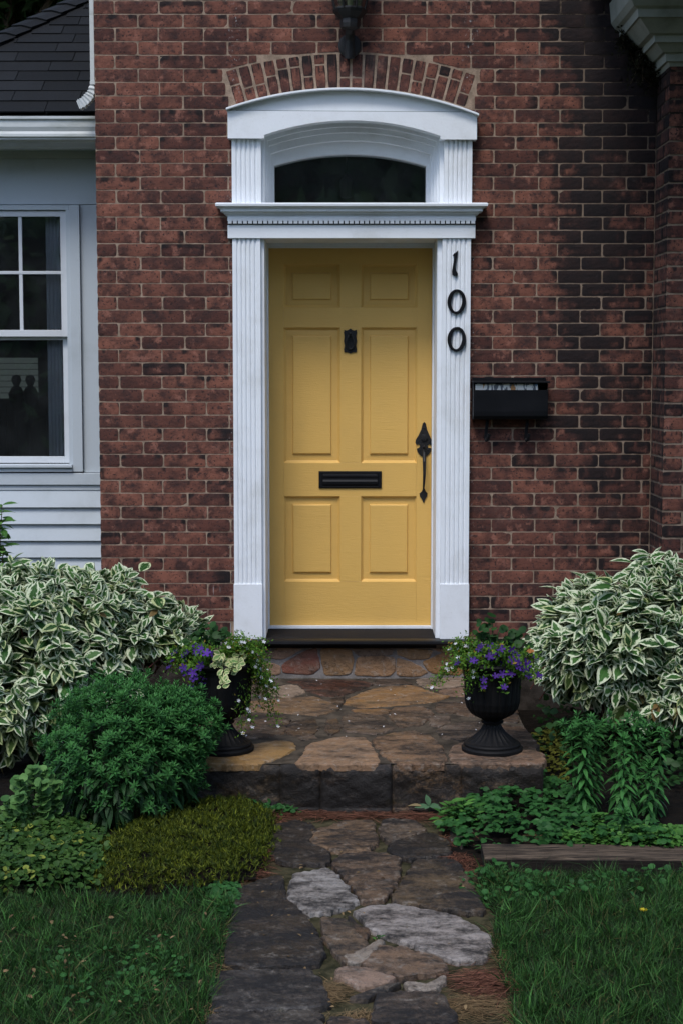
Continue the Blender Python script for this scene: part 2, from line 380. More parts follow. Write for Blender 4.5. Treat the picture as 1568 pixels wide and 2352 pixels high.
NU, NV = 13, 5
def add_brick(mb, place, u0, u1, z0, z1, soot_shade, clampf=None, depth=.03, hh=None):
    r = rng.random()
    us = np.linspace(0, 1, NU); vs = np.linspace(0, 1, NV); U, Vv = np.meshgrid(us, vs)
    j = .0009; L = u1-u0; H = z1-z0
    x = u0 + U*L; z = z0 + Vv*H
    ph = rng.random()*50
    edge_u = (U == 0)*1.0 - (U == 1)*1.0; edge_v = (Vv == 0)*1.0 - (Vv == 1)*1.0
    x = x + edge_u*(.001+j*nz(z*90, ph)); z = z + edge_v*(.0008+j*nz(x*45, ph+5))
    cr = rng.random()*.0035+.0005   # corner rounding
    corner = (np.abs(edge_u)*np.abs(edge_v))
    x = x + corner*edge_u*cr; z = z + corner*edge_v*cr*.8
    y = -.0018 - .0010*rng.random() + (np.abs(edge_u)+np.abs(edge_v) > 0)*.0013 + .0008*nz(x*30, z*60, ph)
    tilt = (rng.random()-.5)*.004; y = y + tilt*(U-.5)
    if clampf is not None:
        zc, keep = clampf(x, z)
        if not keep: return
        z = zc
    P3 = place(x.ravel(), y.ravel(), z.ravel())
    i = np.arange((NV-1)*NU).reshape(NV-1, NU)[:, :-1].ravel()
    Fq = [(a, a+1, a+NU+1, a+NU) for a in i]
    n = NU*NV
    per = list(range(NU)) + [NU*k+NU-1 for k in range(1, NV)] + [NU*(NV-1)+q for q in range(NU-2, -1, -1)] + [NU*k for k in range(NV-2, 0, -1)]
    back = place(x.ravel()[per], np.full(len(per), depth), z.ravel()[per])
    Vb = np.concatenate([P3, back]); m = len(per)
    Fq += [(per[q], n+q, n+(q+1) % m, per[(q+1) % m]) for q in range(m)]
    s = soot_shade(np.concatenate([x.ravel(), x.ravel()[per]]), np.concatenate([z.ravel(), z.ravel()[per]]))
    ev_ = np.concatenate([Vv.ravel(), Vv.ravel()[per]]); eu_ = np.concatenate([U.ravel(), U.ravel()[per]]); s = s*rng.uniform(.55, 1.25) + rng.uniform(0, .75)*(ev_ > .7)*(.5+.7*nz(eu_*6, 0, ph)) + rng.uniform(0, .35)*((ev_ < .1)+(eu_ < .09)+(eu_ > .91))
    if rng.random() < .09: s = s + rng.uniform(.15, .45)
    mb.add(Vb, Fq, r, np.clip(s, 0, 1))

def soot_shade_main(x, z):
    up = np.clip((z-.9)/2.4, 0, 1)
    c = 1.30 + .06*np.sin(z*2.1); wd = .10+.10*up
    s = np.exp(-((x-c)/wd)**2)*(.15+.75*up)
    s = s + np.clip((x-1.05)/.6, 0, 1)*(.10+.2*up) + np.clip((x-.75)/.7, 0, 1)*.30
    s = s + np.clip((z-2.80-(1.62-x)*1.15)/.28, 0, 1)*(x > 1.0)*1.5  # upper right corner: eave shade painted in along with soot
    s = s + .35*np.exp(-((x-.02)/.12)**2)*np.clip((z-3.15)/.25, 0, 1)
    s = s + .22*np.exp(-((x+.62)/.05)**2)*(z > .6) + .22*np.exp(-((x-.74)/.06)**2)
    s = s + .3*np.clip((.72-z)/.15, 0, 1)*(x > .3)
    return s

house = empty('brick_house', (TRIM_C, 0, 0), 'red brick house with yellow front door, white arched surround and clapboard side wing', 'house')
WL = WX(228, 0); WR = WX(1497, 0, 900); PY = -.31
TOPZ = 4.5; BASEZ = WZ(1428, 0)
mb = MB()
def pl_main(x, y, z): return np.stack([x, y, z], 1)
IL, IR = XL + .02, XR - .02     # masonry opening, hidden behind the trim
def clampA(x, z):
    mx, mz = x.mean(), z.mean()
    inx = (x > AX0-.006) & (x < AX1+.006)
    top = EXT(x) + .012
    zc = np.where(inx & (z < top) , top, z)
    bot_lim = z.min()
    if inx.all() and (z.max() < EXT(x).min()+.012): return z, False
    if inx.any() and mz > HZ and (zc.max(axis=0)-zc.min(axis=0)).max() < .012: return z, False
    return zc, True
HZ = WZ(330, 0)
for k, z in rows(BASEZ, TOPZ):
    z0, z1 = z + .0020, z + CH - .0020
    zz = (z0+z1)/2
    off = 0 if k % 2 == 0 else -PIT*.54
    edges = [WL]; u = WL + off + PIT
    while u < WR - .04:
        edges.append(u + (rng.random()-.5)*.008); u += PIT
    edges.append(WR)
    # spans left free by the door surround and the arch
    spans = [(WL, WR)]
    if zz < WZ(255, 0): spans = [(WL, IL), (IR, WR)]
    elif z0 < EXT(AX0) - .01:  spans = [(WL, AX0 + (WZ(163, 0)-zz)*.22 - .003), (AX1 - (WZ(171, 0)-zz)*.2 + .003, WR)]
    elif z0 < EXT(AXC):        # rows met by the extrados
        xs = np.linspace(AX0, AX1, 200); e = EXT(xs)+.002; ins = xs[e > zz]
        spans = [(WL, ins.min()), (ins.max(), WR)] if len(ins) else [(WL, WR)]
    for (a, b) in spans:
        es = [a] + [e for e in edges if a + .035 < e < b - .035] + [b]
        for e0, e1 in zip(es[:-1], es[1:]):
            gq = rng.choice([.0006, .0026, .0032, .0045]); g0 = gq if e0 != WL else 0; g1 = .0022 if e1 != WR else .003
            if e1-e0 < .03: continue
            cf = None
            if z1 > EXT(AX0)-.03 and z0 < EXT(AXC)+.02 and e1 > AX0-.02 and e0 < AX1+.02:
                def cf(x, z, zl=z0):
                    inx = (x > AX0) & (x < AX1)
                    t = EXT(np.clip(x, AX0, AX1)) + .004
                    zc = np.where(inx, np.maximum(z, np.minimum(t, z.max()-.002)), z)
                    return zc, True
            add_brick(mb, pl_main, e0+g0, e1-g1, z0, z1, soot_shade_main, cf)
# large footing course
for a, b in ((WL, IL), (IR, WR)):
    u = a
    while u < b-.05:
        e = min(u+.34, b); add_brick(mb, pl_main, u+.004, e-.004, BASEZ-.084, Z0+math.floor((BASEZ-Z0)/CH)*CH-.003, lambda x, z: np.full_like(x, .2)); u = e
# mortar ground behind the bricks
mo = MB()
def mbox(m_, x0, x1, z0, z1, y=.0002): m_.box(x0, x1, y, .25, z0, z1)
mbox(mo, WL+.002, IL, BASEZ-.09, WZ(250, 0)); mbox(mo, IR, WR, BASEZ-.09, WZ(250, 0)); mbox(mo, WL+.002, WR, WZ(250, 0), TOPZ)
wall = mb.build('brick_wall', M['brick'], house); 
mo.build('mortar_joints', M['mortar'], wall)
M['found'] = mortar_mat('grimy foundation', (.05, .042, .036), (.02, .017, .014))
for a, b in ((WL+.002, IL), (IR, WR)):
    fb = MB(); fb.box(a, b, .004, .25, -.3, BASEZ-.09); fb.build('foundation', M['found'], house)
# arch of voussoirs
ar = MB(); nvs = 20
sc_ = CI
a0 = math.atan2(EXT(AX0)-sc_[1], AX0+.01-sc_[0]); a1 = math.atan2(EXT(AX1)-sc_[1], AX1-.01-sc_[0])
for k in range(nvs):
    t0 = a0 + (a1-a0)*k/nvs; t1 = a0 + (a1-a0)*(k+1)/nvs
    def pl(x, y, z, t0=t0, t1=t1):      # x: 0..1 across the voussoir, z: radius fraction
        th = t0 + (t1-t0)*(.085+.83*x/.07)
        ri = CI[2] + .006
        def rout(th):
            # distance along the ray from the centre to the extrados
            rr = CI[2]+.2
            for _ in range(6):
                px_ = CI[0]+rr*np.cos(th); e = EXT(px_) - .006; rr = (e-CI[1])/np.sin(th)
            return rr
        rr = ri + (rout(th)-ri)*z/.2
        return np.stack([CI[0]+rr*np.cos(th), y, CI[1]+rr*np.sin(th)], 1)
    so_f = lambda x, z: np.full_like(x, .30)
    cut = [None, .55, .38, .7][int(rng.integers(0, 4))]
    if abs(k-9.5) < 1: cut = .3
    if cut is None: add_brick(ar, pl, 0, .07, .002, .2, so_f)
    else:
        add_brick(ar, pl, 0, .07, .002, .2*cut-.004, so_f); add_brick(ar, pl, 0, .07, .2*cut+.004, .2, so_f)
ar.build('brick_arch', M['brick'], house)
# pier on the right
pr = MB(); PX1 = WR + 1.1
def pl_ret(x, y, z): return np.stack([WR - (-y)*1.0, -x, z], 1)
def pl_pier(x, y, z): return np.stack([x, PY + y, z], 1)
for k, z in rows(.1, TOPZ):
    z0, z1 = z + .0042, z+CH-.0042
    e = [0, .10, .31] if k % 2 else [0, .205, .31]
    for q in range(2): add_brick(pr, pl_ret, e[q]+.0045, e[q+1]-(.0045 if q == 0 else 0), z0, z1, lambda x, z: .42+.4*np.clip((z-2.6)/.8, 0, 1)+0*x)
    u = WR - .0; es = [u] + [u + (.1 if k % 2 else .21) + i*PIT for i in range(0, 5)]
    for q in range(5): add_brick(pr, pl_pier, es[q]+(.0045 if q else 0), es[q+1]-.0045, z0, z1, lambda x, z: .22+.5*np.clip((z-2.9)/.5, 0, 1)+0*x)  # upper pier darkened in the brick colour for eave shade
pier = pr.build('brick_pier', M['brick'], house)
pm_ = MB(); pm_.box(WR+.0025, es[5]-.01, PY+.0015, .24, -.3, TOPZ); pm_.build('mortar_joints', M['mortar'], pier)
ho = MB()   # hidden body of the house: back and side walls
ho.box(WL+.02, WL+.24, .27, 5, -.3, TOPZ); ho.box(es[5]-.02, es[5]+.2, -.2, 5, -.3, TOPZ); ho.box(-3.2, es[5]+.2, 5, 5.2, -.3, TOPZ)
ho.build('rear_wall', M['dark'], house)
mbx = MB(); mbx.box(WL+.02, es[5]+.3, -.28, 5.2, TOPZ, TOPZ+.2); mbx.build('upper_floor', M['dark'], house)
fl = MB(); fl.box(WL+.25, es[5]-.03, .42, 4.99, .3, .40); fl.build('hall_floor', M['dark'], house)

# pier cornice
def stack(m_, x0, x1, yf, yb, lv):       # moulding: (z, projection) levels with mitred returns
    rings = [[(x0-p, yb, z), (x0-p, yf-p, z), (x1+p, yf-p, z), (x1+p, yb, z)] for z, p in lv]
    m_.loft(rings)
pc = MB()
z_a, z_b = WZ(152, PY), WZ(22, PY)
H_ = z_b - z_a
lv = [(z_a, .004), (z_a+.02, .012), (z_a+.02, .026), (z_a+H_*.22, .03), (z_a+H_*.22, .045), (z_a+H_*.36, .085), (z_a+H_*.36, .098), (z_a+H_*.48, .10), (z_a+H_*.5, .125), (z_a+H_*.72, .185), (z_a+H_*.72, .195), (z_a+H_*.86, .20), (z_a+H_*.9, .22), (z_a+H_, .24), (z_a+H_+.1, .25)]
stack(pc, WR, PX1, PY, -.002, lv)
pc.build('pier_cornice', M['pier_paint'], house, bevel=.002)
ev = MB(); ev.box(WX(1345, 0, 30), PX1+3.4, -2.6, .0, WZ(-10, 0)+.05, TOPZ+.4); ev.build('porch_shade_eave', M['dark'], house)  # mostly out of view, lengthened forward and right to shade the corner

# ------------------------------------------------------------------ DOOR SURROUND
sur = empty('door_surround', (TRIM_C, 0, WZ(1468, TY)), parent=house)
def fluted(m_, x0, x1, z0, z1, yf, yb, n=5):
    # outline across the pilaster with rounded flutes, extruded in z
    e = (x1-x0)*.10; fw = (x1-x0-2*e)/n; pts = [(x0, yb), (x0, yf)]
    for i in range(n):
        a = x0+e+i*fw
        for t, d in ((.22, 0), (.28, .004), (.5, .0075), (.72, .004), (.78, 0)): pts.append((a+t*fw, yf+d))
    pts += [(x1, yf), (x1, yb)]
    m_.loft([[(p[0], p[1], z) for p in pts] for z in (z0, z1)])
zp0, zp1 = WZ(1468, TY), WZ(1343, TY)
zl = WZ(547, TY)
LP = (XL, WX(600, TY)); RP = (WX(1013, TY), XR)
for (a, b) in (LP, RP):
    p = MB(); fluted(p, a, b, zp1, zl, TY, .003); pil = p.build('pilaster', M['white'], sur)
    q = MB(); q.box(a-.003, b+.003, TY-.008, .003, zp0, zp1+.004); q.build('plinth', M['white'], pil, bevel=.002)
OL, OR = WX(609, -.02), WX(1001.5, -.02)
DY = .33
cs = MB()
cs.box(LP[1], OL, -.022, .05, zp0, zl); cs.box(OR, RP[0], -.022, .05, zp0, zl)
cs.build('door_casing', M['white'], sur, bevel=.002)
jb = MB(); jb.box(LP[1]+.004, OL-.001, .05, DY+.03, zp0-.0, zl+.06); jb.box(OR+.001, RP[0]-.004, .05, DY+.03, zp0, zl+.06)
jb.box(OL-.001, OL+.006, DY-.06, DY-.006, zp0, zl); jb.box(OR-.006, OR+.001, DY-.06, DY-.006, zp0, zl)
zdt = WZ(568, DY)
jb.box(OL-.001, OR+.001, .0, DY+.03, zl+.002, zl+.07); jb.box(OL, OR, DY-.045, DY-.004, zdt-.004, zl+.004)
jb.build('door_jamb', M['white'], sur, bevel=.0015)
# lintel: frieze, dentils, cornice
FX0, FX1 = WX(523, -.055, 530), WX(1091, -.055, 530)
fr_ = MB(); fr_.box(FX0, FX1, -.055, .003, zl, WZ(516, -.055)); fr_.build('frieze', M['white'], sur, bevel=.002)
de = MB(); zd0, zd1 = WZ(516, -.055), WZ(499, -.055)
dk_ = MB(); dk_.box(FX0+.002, FX1-.002, -.0565, .003, zd0+.0005, zd1); dk_.build('dentil_backing', paint('painted shade and grime', (.10, .11, .11), .8), sur)  # dark backing paints the gap shade, and grime, between the dentils
nd_ = 49; st = (FX1-FX0)/nd_
for i in range(nd_): de.box(FX0+i*st+.003, FX0+(i+1)*st-.0035, -.070, -.0495, zd0+.006 , zd1-.004)
de.box(FX0, FX1, -.0695, -.0497, zd1-.0165, zd1)
de.build('dentil_band', M['white'], sur)
co = MB(); zc0, zc1 = zd1, WZ(464, -.13)
h = zc1-zc0
# slight sag to the right as in the old joinery
stack(co, FX0+.004, FX1-.004, -.060, .003, [(zc0, .002), (zc0+h*.12, .006), (zc0+h*.24, .020), (zc0+h*.38, .026), (zc0+h*.38, .036), (zc0+h*.50, .038), (zc0+h*.5, .034), (zc0+h*.62, .040), (zc0+h*.74, .052), (zc0+h*.74, .060), (zc0+h*.93, .062), (zc0+h, .056)])
co.build('cornice', M['white'], sur, bevel=.0015)
# upper pilasters
zu0, zu1 = zc1 - .002, WZ(316, TY)
for (pa, pb) in ((532.5, 599.5), (1019.5, 1083.5)):
    p = MB(); fluted(p, WX(pa, TY, 390), WX(pb, TY, 390), zu0, zu1+.005, TY, .003); p.build('upper_pilaster', M['white'], sur)
# arched head board
HY = -.072
xa, xb = WX(523, HY, 290), WX(1094.5, HY, 290)
xs = np.linspace(xa, xb, 61)
topc, _ = arc3(w2(523, 252, HY), w2(803, 207, HY), w2(1095, 265, HY))
ia, ib = WX(607, HY, 300), WX(1010.5, HY, 300)
inc, _ = arc3(w2(607, 309, HY), w2(805, 275.5, HY), w2(1010, 311, HY))
zb_ = WZ(318, HY)
xs2 = np.sort(np.concatenate([xs, [ia-.0005, ia, ib, ib+.0005]]))
tilt = lambda x: -.010*(x-TRIM_C)/TRIM_H
bot = np.where((xs2 >= ia) & (xs2 <= ib), inc(xs2), zb_ + tilt(xs2)*.3)
zj = WZ(255, HY)
lo = MB(); lo.strip(xs2, np.minimum(topc(xs2)-.001, zj+tilt(xs2)*.4), bot, HY, .003); lo.build('arched_board', M['white'], sur)
uj = MB(); k_ = topc(xs) > zj+tilt(xs)*.4+.004; x3 = xs[k_]
uj.strip(x3, topc(x3)-.001, zj+tilt(x3)*.4+.001, HY+.016, .003)
gr_ = MB(); gr_.strip(x3[1:-1], zj+tilt(x3[1:-1])*.4+.0045, zj+tilt(x3[1:-1])*.4+.0005, HY+.012, .003); gr_.build('open_joint', paint('dark joint', (.16, .18, .19), .8), sur); uj.build('tympanum', M['white'], sur)  # dark grey strip laid along the joint
cpv = MB(); xc_ = np.linspace(xa-.006, xb+.008, 61); cpv.strip(xc_, topc(xc_)+.010, topc(xc_), HY-.028, .003); cpv.build('drip_cap', M['white'], sur, bevel=.0015)

# transom
tr_ = empty('transom_window', (TRIM_C, .17, zc1), parent=house)
def arcframe(m_, o, i_, yo, yf, yb, zbot):      # o / i_: (x0,x1,spring,apex) in photo units at plane yo ; a band between two arches
    xo0, xo1 = WX(o[0], yo, o[2]), WX(o[1], yo, o[2]); xi0, xi1 = WX(i_[0], yo, i_[2]), WX(i_[1], yo, i_[2])
    fo, _ = arc3(w2(o[0], o[2], yo), w2((o[0]+o[1])/2, o[3], yo), w2(o[1], o[2]+1, yo)); fi, _ = arc3(w2(i_[0], i_[2], yo), w2((i_[0]+i_[1])/2, i_[3], yo), w2(i_[1], i_[2]+1, yo))
    X = np.linspace(xi0, xi1, 49)
    m_.strip(X, fo(X), fi(X), yf, yb)
    m_.strip([xo0, xi0], [float(fo(xo0)), float(fo(xi0))], [zbot, zbot], yf, yb); m_.strip([xi1, xo1], [float(fo(xi1)), float(fo(xo1))], [zbot, zbot], yf, yb)
zt = zc1 - .004
fm = MB(); arcframe(fm, (585, 1030, 290, 258), (608, 1009, 309, 277), 0, .004, .30, zt)
arcframe(fm, (600, 1016, 300, 262), (614, 1002, 322, 290), .05, .05, .29, zt)
arcframe(fm, (610, 1006, 305, 280), (618, 996, 334, 303), .08, .08, .28, zt)
arcframe(fm, (612, 1000, 315, 290), (622, 988, 352, 322), .11, .11, .27, zt)
arcframe(fm, (614, 998, 325, 300), (629.5, 978, 379, 353), .15, .15, .26, zt)
fm.build('transom_frame', M['white'], tr_)
gp = MB(); gp.box(WX(622, .19, 420), WX(986, .19, 420), .19, .194, zt, WZ(346, .19)); gp.build('transom_pane', M['glass'], tr_)

# ------------------------------------------------------------------ DOOR
zd_b = WZ(1436, DY)
door = empty('door', (OL, DY, zd_b), parent=house)
dm = MB(); dz = lambda y: WZ(y, DY); dx_ = lambda x: WX(x, DY, 1000)
cols = [(dx_(652), dx_(780.5)), (dx_(829), dx_(956.5))]
prow = [(606, 706, 628, 686), (752, 1063, 773, 1041), (1140, 1336, 1161, 1314)]
DX0, DX1 = OL-.0, OR+.0
Yf = DY; Yb = DY+.042
zt_ = zdt + .003
segs = []
# stiles, mullion, rails
dm.box(DX0, cols[0][0], Yf, Yb, zd_b, zt_); dm.box(cols[1][1], DX1, Yf, Yb, zd_b, zt_)
rz = [(zd_b, dz(1336)), (dz(1140), dz(1063)), (dz(752), dz(706)), (dz(606), zt_)]
for a, b in rz: dm.box(cols[0][0]+.0002, cols[1][1]-.0002, Yf+.0006, Yb-.0006, a, b)
for (t, b, _, _) in prow: dm.box(cols[0][1], cols[1][0], Yf+.0002, Yb-.0002, dz(b)+.0002, dz(t)-.0002)
body = dm.build('door_frame', M['door'], door, bevel=.0012)
for (cx0, cx1) in cols:
    for (t, b, ft, fb_) in prow:
        z1, z0 = dz(t), dz(b); fi = dx_(674)-dx_(652); fz1, fz0 = dz(ft), dz(fb_)
        def rect(i0, iz1, iz0, y): return [(cx0+i0, y, z0+iz0), (cx1-i0, y, z0+iz0), (cx1-i0, y, z1-iz1), (cx0+i0, y, z1-iz1)]
        a_, b_ = z1-fz1, fz0-z0
        rings = [rect(-.001, -.001, -.001, Yf+.0015), rect(.002, .002, .002, Yf+.008), rect(.011, .011, .011, Yf+.018), rect(.013, .013, .013, Yf+.019), rect(fi-.006, a_-.006, b_-.006, Yf+.0175), rect(fi-.002, a_-.002, b_-.002, Yf+.0085), rect(fi+.002, a_+.002, b_+.002, Yf+.007)]
        p = MB(); p.loft(rings, True, False); n = 7*4; p.add(rings[-1], [(0, 1, 2, 3)]); p.build('door_panel', M['door'], door)
# mail slot
ms = empty('mail_slot', (dx_(804), DY-.004, dz(1102)), parent=door) if False else None
sx0, sx1, sz1, sz0 = dx_(732), dx_(876), dz(1082), dz(1121)
m1 = MB(); m1.box(sx0, sx1, Yf-.006, Yf+.003, sz0, sz1)
m1.box(sx0+.004, sx0+.018, Yf-.010, Yf-.006, sz0+.004, sz1-.004); m1.box(sx1-.018, sx1-.004, Yf-.010, Yf-.006, sz0+.004, sz1-.004)
m1.box(sx0+.018, sx1-.018, Yf-.010, Yf-.006, sz1-.012, sz1-.004); m1.box(sx0+.018, sx1-.018, Yf-.010, Yf-.006, sz0+.004, sz0+.010)
X0, X1 = sx0+.022, sx1-.022; zz0, zz1 = sz0+.014, sz1-.014
prof = [(0, -.012), (.15, -.016), (.35, -.017), (.5, -.013), (.62, -.0125), (.8, -.016), (1, -.014)]
m1.loft([[(X0, Yf-.006, zz0+(zz1-zz0)*t), (X0, Yf+p, zz0+(zz1-zz0)*t), (X1, Yf+p, zz0+(zz1-zz0)*t), (X1, Yf-.006, zz0+(zz1-zz0)*t)] for t, p in prof])
m1.build('mail_slot', M['box'], door, bevel=.0012)
# knocker
kx, kz = dx_(804), dz(783); hw, hh = (dx_(819)-dx_(789))/2, (dz(756)-dz(811))/2
kn = MB(); out_ = []
for (u, v) in ((-1, .72), (-.9, .86), (-1, .95), (-.6, .88), (-.3, .93), (0, 1.05), (.3, .93), (.6, .88), (1, .95), (.9, .86), (1, .72), (.9, .4), (1, 0), (.88, -.4), (1, -.7), (.92, -.95), (.5, -.92), (.25, -.98), (0, -1.06), (-.25, -.98), (-.5, -.92), (-.92, -.95), (-1, -.7), (-.88, -.4), (-1, 0), (-.9, .4)): out_.append((kx+u*hw, kz+v*hh))
kn.prism(out_, Yf-.007, Yf+.003)
kn.tube([(kx, Yf-.010, kz+hh*.55), (kx-hw*.25, Yf-.022, kz+hh*.45), (kx-hw*.55, Yf-.022, kz), (kx-hw*.62, Yf-.018, kz-hh*.35), (kx-hw*.3, Yf-.016, kz-hh*.62), (kx, Yf-.016, kz-hh*.68), (kx+hw*.3, Yf-.016, kz-hh*.62), (kx+hw*.62, Yf-.018, kz-hh*.35), (kx+hw*.55, Yf-.022, kz), (kx+hw*.25, Yf-.022, kz+hh*.45), (kx, Yf-.010, kz+hh*.55)], .0045, 8)
kn.lathe([(.001, -.008), (.006, -.006), (.008, 0), (.006, .006), (.001, .008)], (kx, Yf-.016, kz+hh*.6), 12)
kn.box(kx-.006, kx+.006, Yf-.014, Yf-.007, kz-hh*.78, kz-hh*.55)
kn.build('door_knocker', M['black'], door, bevel=.001)
# handle set (spade plates, lock, thumb piece and grip)
hm = MB()
def hp(zx, zy): return (dx_((1200+zx/2.6133)*.5741), dz((1600+zy/2.6133)*.5741))
pl_ = [(1294, 228), (1310, 245), (1325, 310), (1350, 370), (1375, 425), (1380, 455), (1365, 472), (1345, 462), (1330, 478), (1338, 498), (1368, 502), (1362, 540), (1340, 570), (1318, 590), (1293, 600), (1268, 590), (1245, 570), (1222, 535), (1216, 508), (1240, 500), (1252, 480), (1240, 462), (1215, 470), (1202, 448), (1206, 415), (1235, 370), (1262, 310), (1278, 245)]
hm.prism([hp(*p) for p in pl_], Yf-.006, Yf+.002)
hm.prism([hp(*p) for p in [(1283, 925), (1303, 925), (1312, 955), (1332, 975), (1328, 1005), (1305, 1045), (1293, 1082), (1278, 1045), (1252, 1008), (1248, 978), (1272, 955)]], Yf-.006, Yf+.002)
c_ = hp(1293, 390)
def disc(m_, cx, cz, r, y0, y1, n=20): m_.prism([(cx+r*math.cos(a*2*math.pi/n), cz+r*math.sin(a*2*math.pi/n)) for a in range(n)], y0, y1)
disc(hm, c_[0], c_[1], .0175, Yf-.016, Yf-.005); disc(hm, c_[0], c_[1], .012, Yf-.018, Yf-.015)
for q in ((1293, 290), (1232, 430), (1352, 430), (1250, 520), (1335, 520), (1290, 990)): s_ = hp(*q); disc(hm, s_[0], s_[1], .0045, Yf-.009, Yf-.005, 10)
g = [hp(1292, 500), hp(1292, 560), hp(1293, 640), hp(1293, 780), hp(1290, 880), hp(1288, 950)]
hm.tube([(g[0][0], Yf-.004, g[0][1]), (g[1][0], Yf-.030, g[1][1]), (g[2][0], Yf-.048, g[2][1]), (g[3][0], Yf-.050, g[3][1]), (g[4][0], Yf-.035, g[4][1]), (g[5][0], Yf-.006, g[5][1])], [.010, .010, .0095, .008, .0065, .005], 10)
t_ = hp(1290, 485); hm.tube([(t_[0], Yf-.004, t_[1]), (t_[0], Yf-.03, t_[1]+.002), (t_[0], Yf-.045, t_[1]-.006)], [.006, .007, .0085], 8)
hm.build('door_handle', M['black'], door, bevel=.001)
# threshold
th = empty('threshold', (TRIM_C, -.03, zp0), parent=house)
q = MB(); q.box(OL+.002, OR-.002, DY-.022, DY+.04, zd_b-.016, zd_b-.001); q.build('sweep_strip', M['white'], th, bevel=.001)
q = MB(); q.loft([[(OL-.004, -.03, zp0-.002), (OL-.004, DY+.04, zd_b-.018), (OR+.004, DY+.04, zd_b-.018), (OR+.004, -.03, zp0-.002)], [(OL-.004, -.03, zp0-.05), (OL-.004, DY+.04, zp0-.05), (OR+.004, DY+.04, zp0-.05), (OR+.004, -.03, zp0-.05)]]); q.build('sloping_sill', M['sill'], th)
q = MB(); zn0 = WZ(1482, -.09); 
ys = [(-.03, zp0+.0), (-.080, zp0-.002), (-.092, zp0-.008), (-.094, zp0-.018), (-.088, zp0-.026), (-.080, zn0), (-.01, zn0)]
q.loft([[(x, y, z) for y, z in ys] for x in (XL-.005, XR-.006)]); q.build('sill_nosing', M['box'], th)
q = MB(); q.box(XL, XR-.01, -.03+.002, .2, zn0+.001, zp0-.006); q.build('sill_board', M['sill'], th)

# ------------------------------------------------------------------ HOUSE NUMERALS
NYF = TY - .001
def zn_(zx, zy): return w2((1700+zx/2.6133)*.5741, (950+zy/2.6133)*.5741, NYF-.006)
one = [(343, 130), (330, 210), (318, 300), (322, 345), (340, 378), (336, 396), (300, 400), (282, 388), (279, 350), (292, 270), (302, 192), (286, 186), (300, 165), (328, 146)]
q = MB(); q.prism([zn_(*p) for p in one], NYF-.010, NYF+.004); p0 = zn_(310, 398)
tag(q.build('house_numeral', M['box'], base=(p0[0], NYF, p0[1]), bevel=.0012), 'dark slate numeral 1 at the top of the three house numerals on the right pilaster', 'house number', 'house numerals on the pilaster')
for cy_, lb in ((670, 'dark slate numeral 0 in the middle, just below the 1'), (1063, 'dark slate numeral 0 lowest of the three house numerals')):
    q = MB(); n = 36; rings = []
    A = np.arange(n)*2*np.pi/n
    def el(rx, ry, sk, y): return [(zn_(328+rx*math.cos(a)+sk*math.sin(a), cy_-ry*math.sin(a))[0], y, zn_(328, cy_-ry*math.sin(a))[1]) for a in A]
    o1, o2, i1, i2 = el(97, 130, 3, NYF-.010), el(97, 130, 3, NYF+.004), el(56, 103, 8, NYF-.010), el(56, 103, 8, NYF+.004)
    q.loft([o2, o1, i1, i2, o2], True, False)
    for s in (-1, 1): s0 = zn_(328+s*76, cy_); disc(q, s0[0], s0[1], .0028, NYF-.0115, NYF-.009, 10)
    p0 = zn_(328, cy_+130)
    tag(q.build('house_numeral', M['box'], base=(p0[0], NYF, p0[1])), lb, 'house number', 'house numerals on the pilaster')

# ------------------------------------------------------------------ WALL MAILBOX
MY = -.115
bx = lambda x: WX(x, MY, 910); bz = lambda y: WZ(y, MY)
mx0, mx1 = bx(1086.5), bx(1257); mzb, mzt = bz(963), bz(880)
mail = empty('wall_mailbox', ((mx0+mx1)/2, 0, mzb), 'black metal mailbox on the brick wall right of the door, lid ajar over newspapers', 'mailbox')
q = MB()
prof = [(-.008, mzt+.028), (-.008, mzb+.012), (-.02, mzb+.002), (MY+.03, mzb), (MY+.012, mzb+.004), (MY+.002, mzb+.018), (MY, mzb+.04), (MY, mzt-.034)]
def shell(q, x0, x1, pr_, t=.002):
    n = len(pr_); o = [[(x, y, z) for y, z in pr_] for x in (x0, x1)]
    V = o[0] + o[1]; q.add(V, [(i, i+1, n+i+1, n+i) for i in range(n-1)])
shell(q, mx0, mx1, prof)
side = prof[:-1] + [(MY, mzt-.034), (MY+.012, mzt-.016), (MY+.03, mzt+.006)]
for x in (mx0, mx1): q.add([(x, y, z) for y, z in side] + [(x+.0015*(1 if x == mx0 else -1), y, z) for y, z in side], [tuple(range(len(side))), tuple(range(len(side), 2*len(side)))])
md = q.build('mailbox_body', M['box'], mail); sm = md.modifiers.new('wall', 'SOLIDIFY'); sm.thickness = .0016
q = MB(); q.box(mx0-.004, mx1+.010, MY-.016, -.006, mzt+.007, mzt+.011)
q.box(mx0-.004, mx1+.010, MY-.018, MY-.014, mzt+.001, mzt+.011); q.V[-1] = q.V[-1]
lid = q.build('mailbox_lid', M['box'], mail, bevel=.0012)
for hx_, sw in ((1121, 1), (1214, -1)):
    q = MB(); X = bx(hx_); zb2 = WZ(1012, -.06)
    pts = [(X, -.05, mzb+.006), (X, -.055, mzb-.02), (X-.004, -.05, (mzb+zb2)/2), (X-.007, -.048, zb2+.012), (X-.004, -.058, zb2+.001), (X+.001, -.075, zb2+.004), (X+.004, -.082, zb2+.022), (X+.007, -.083, zb2+.036)]
    q.tube(pts, .0085, 6); q.build('paper_hook', M['box'], mail)
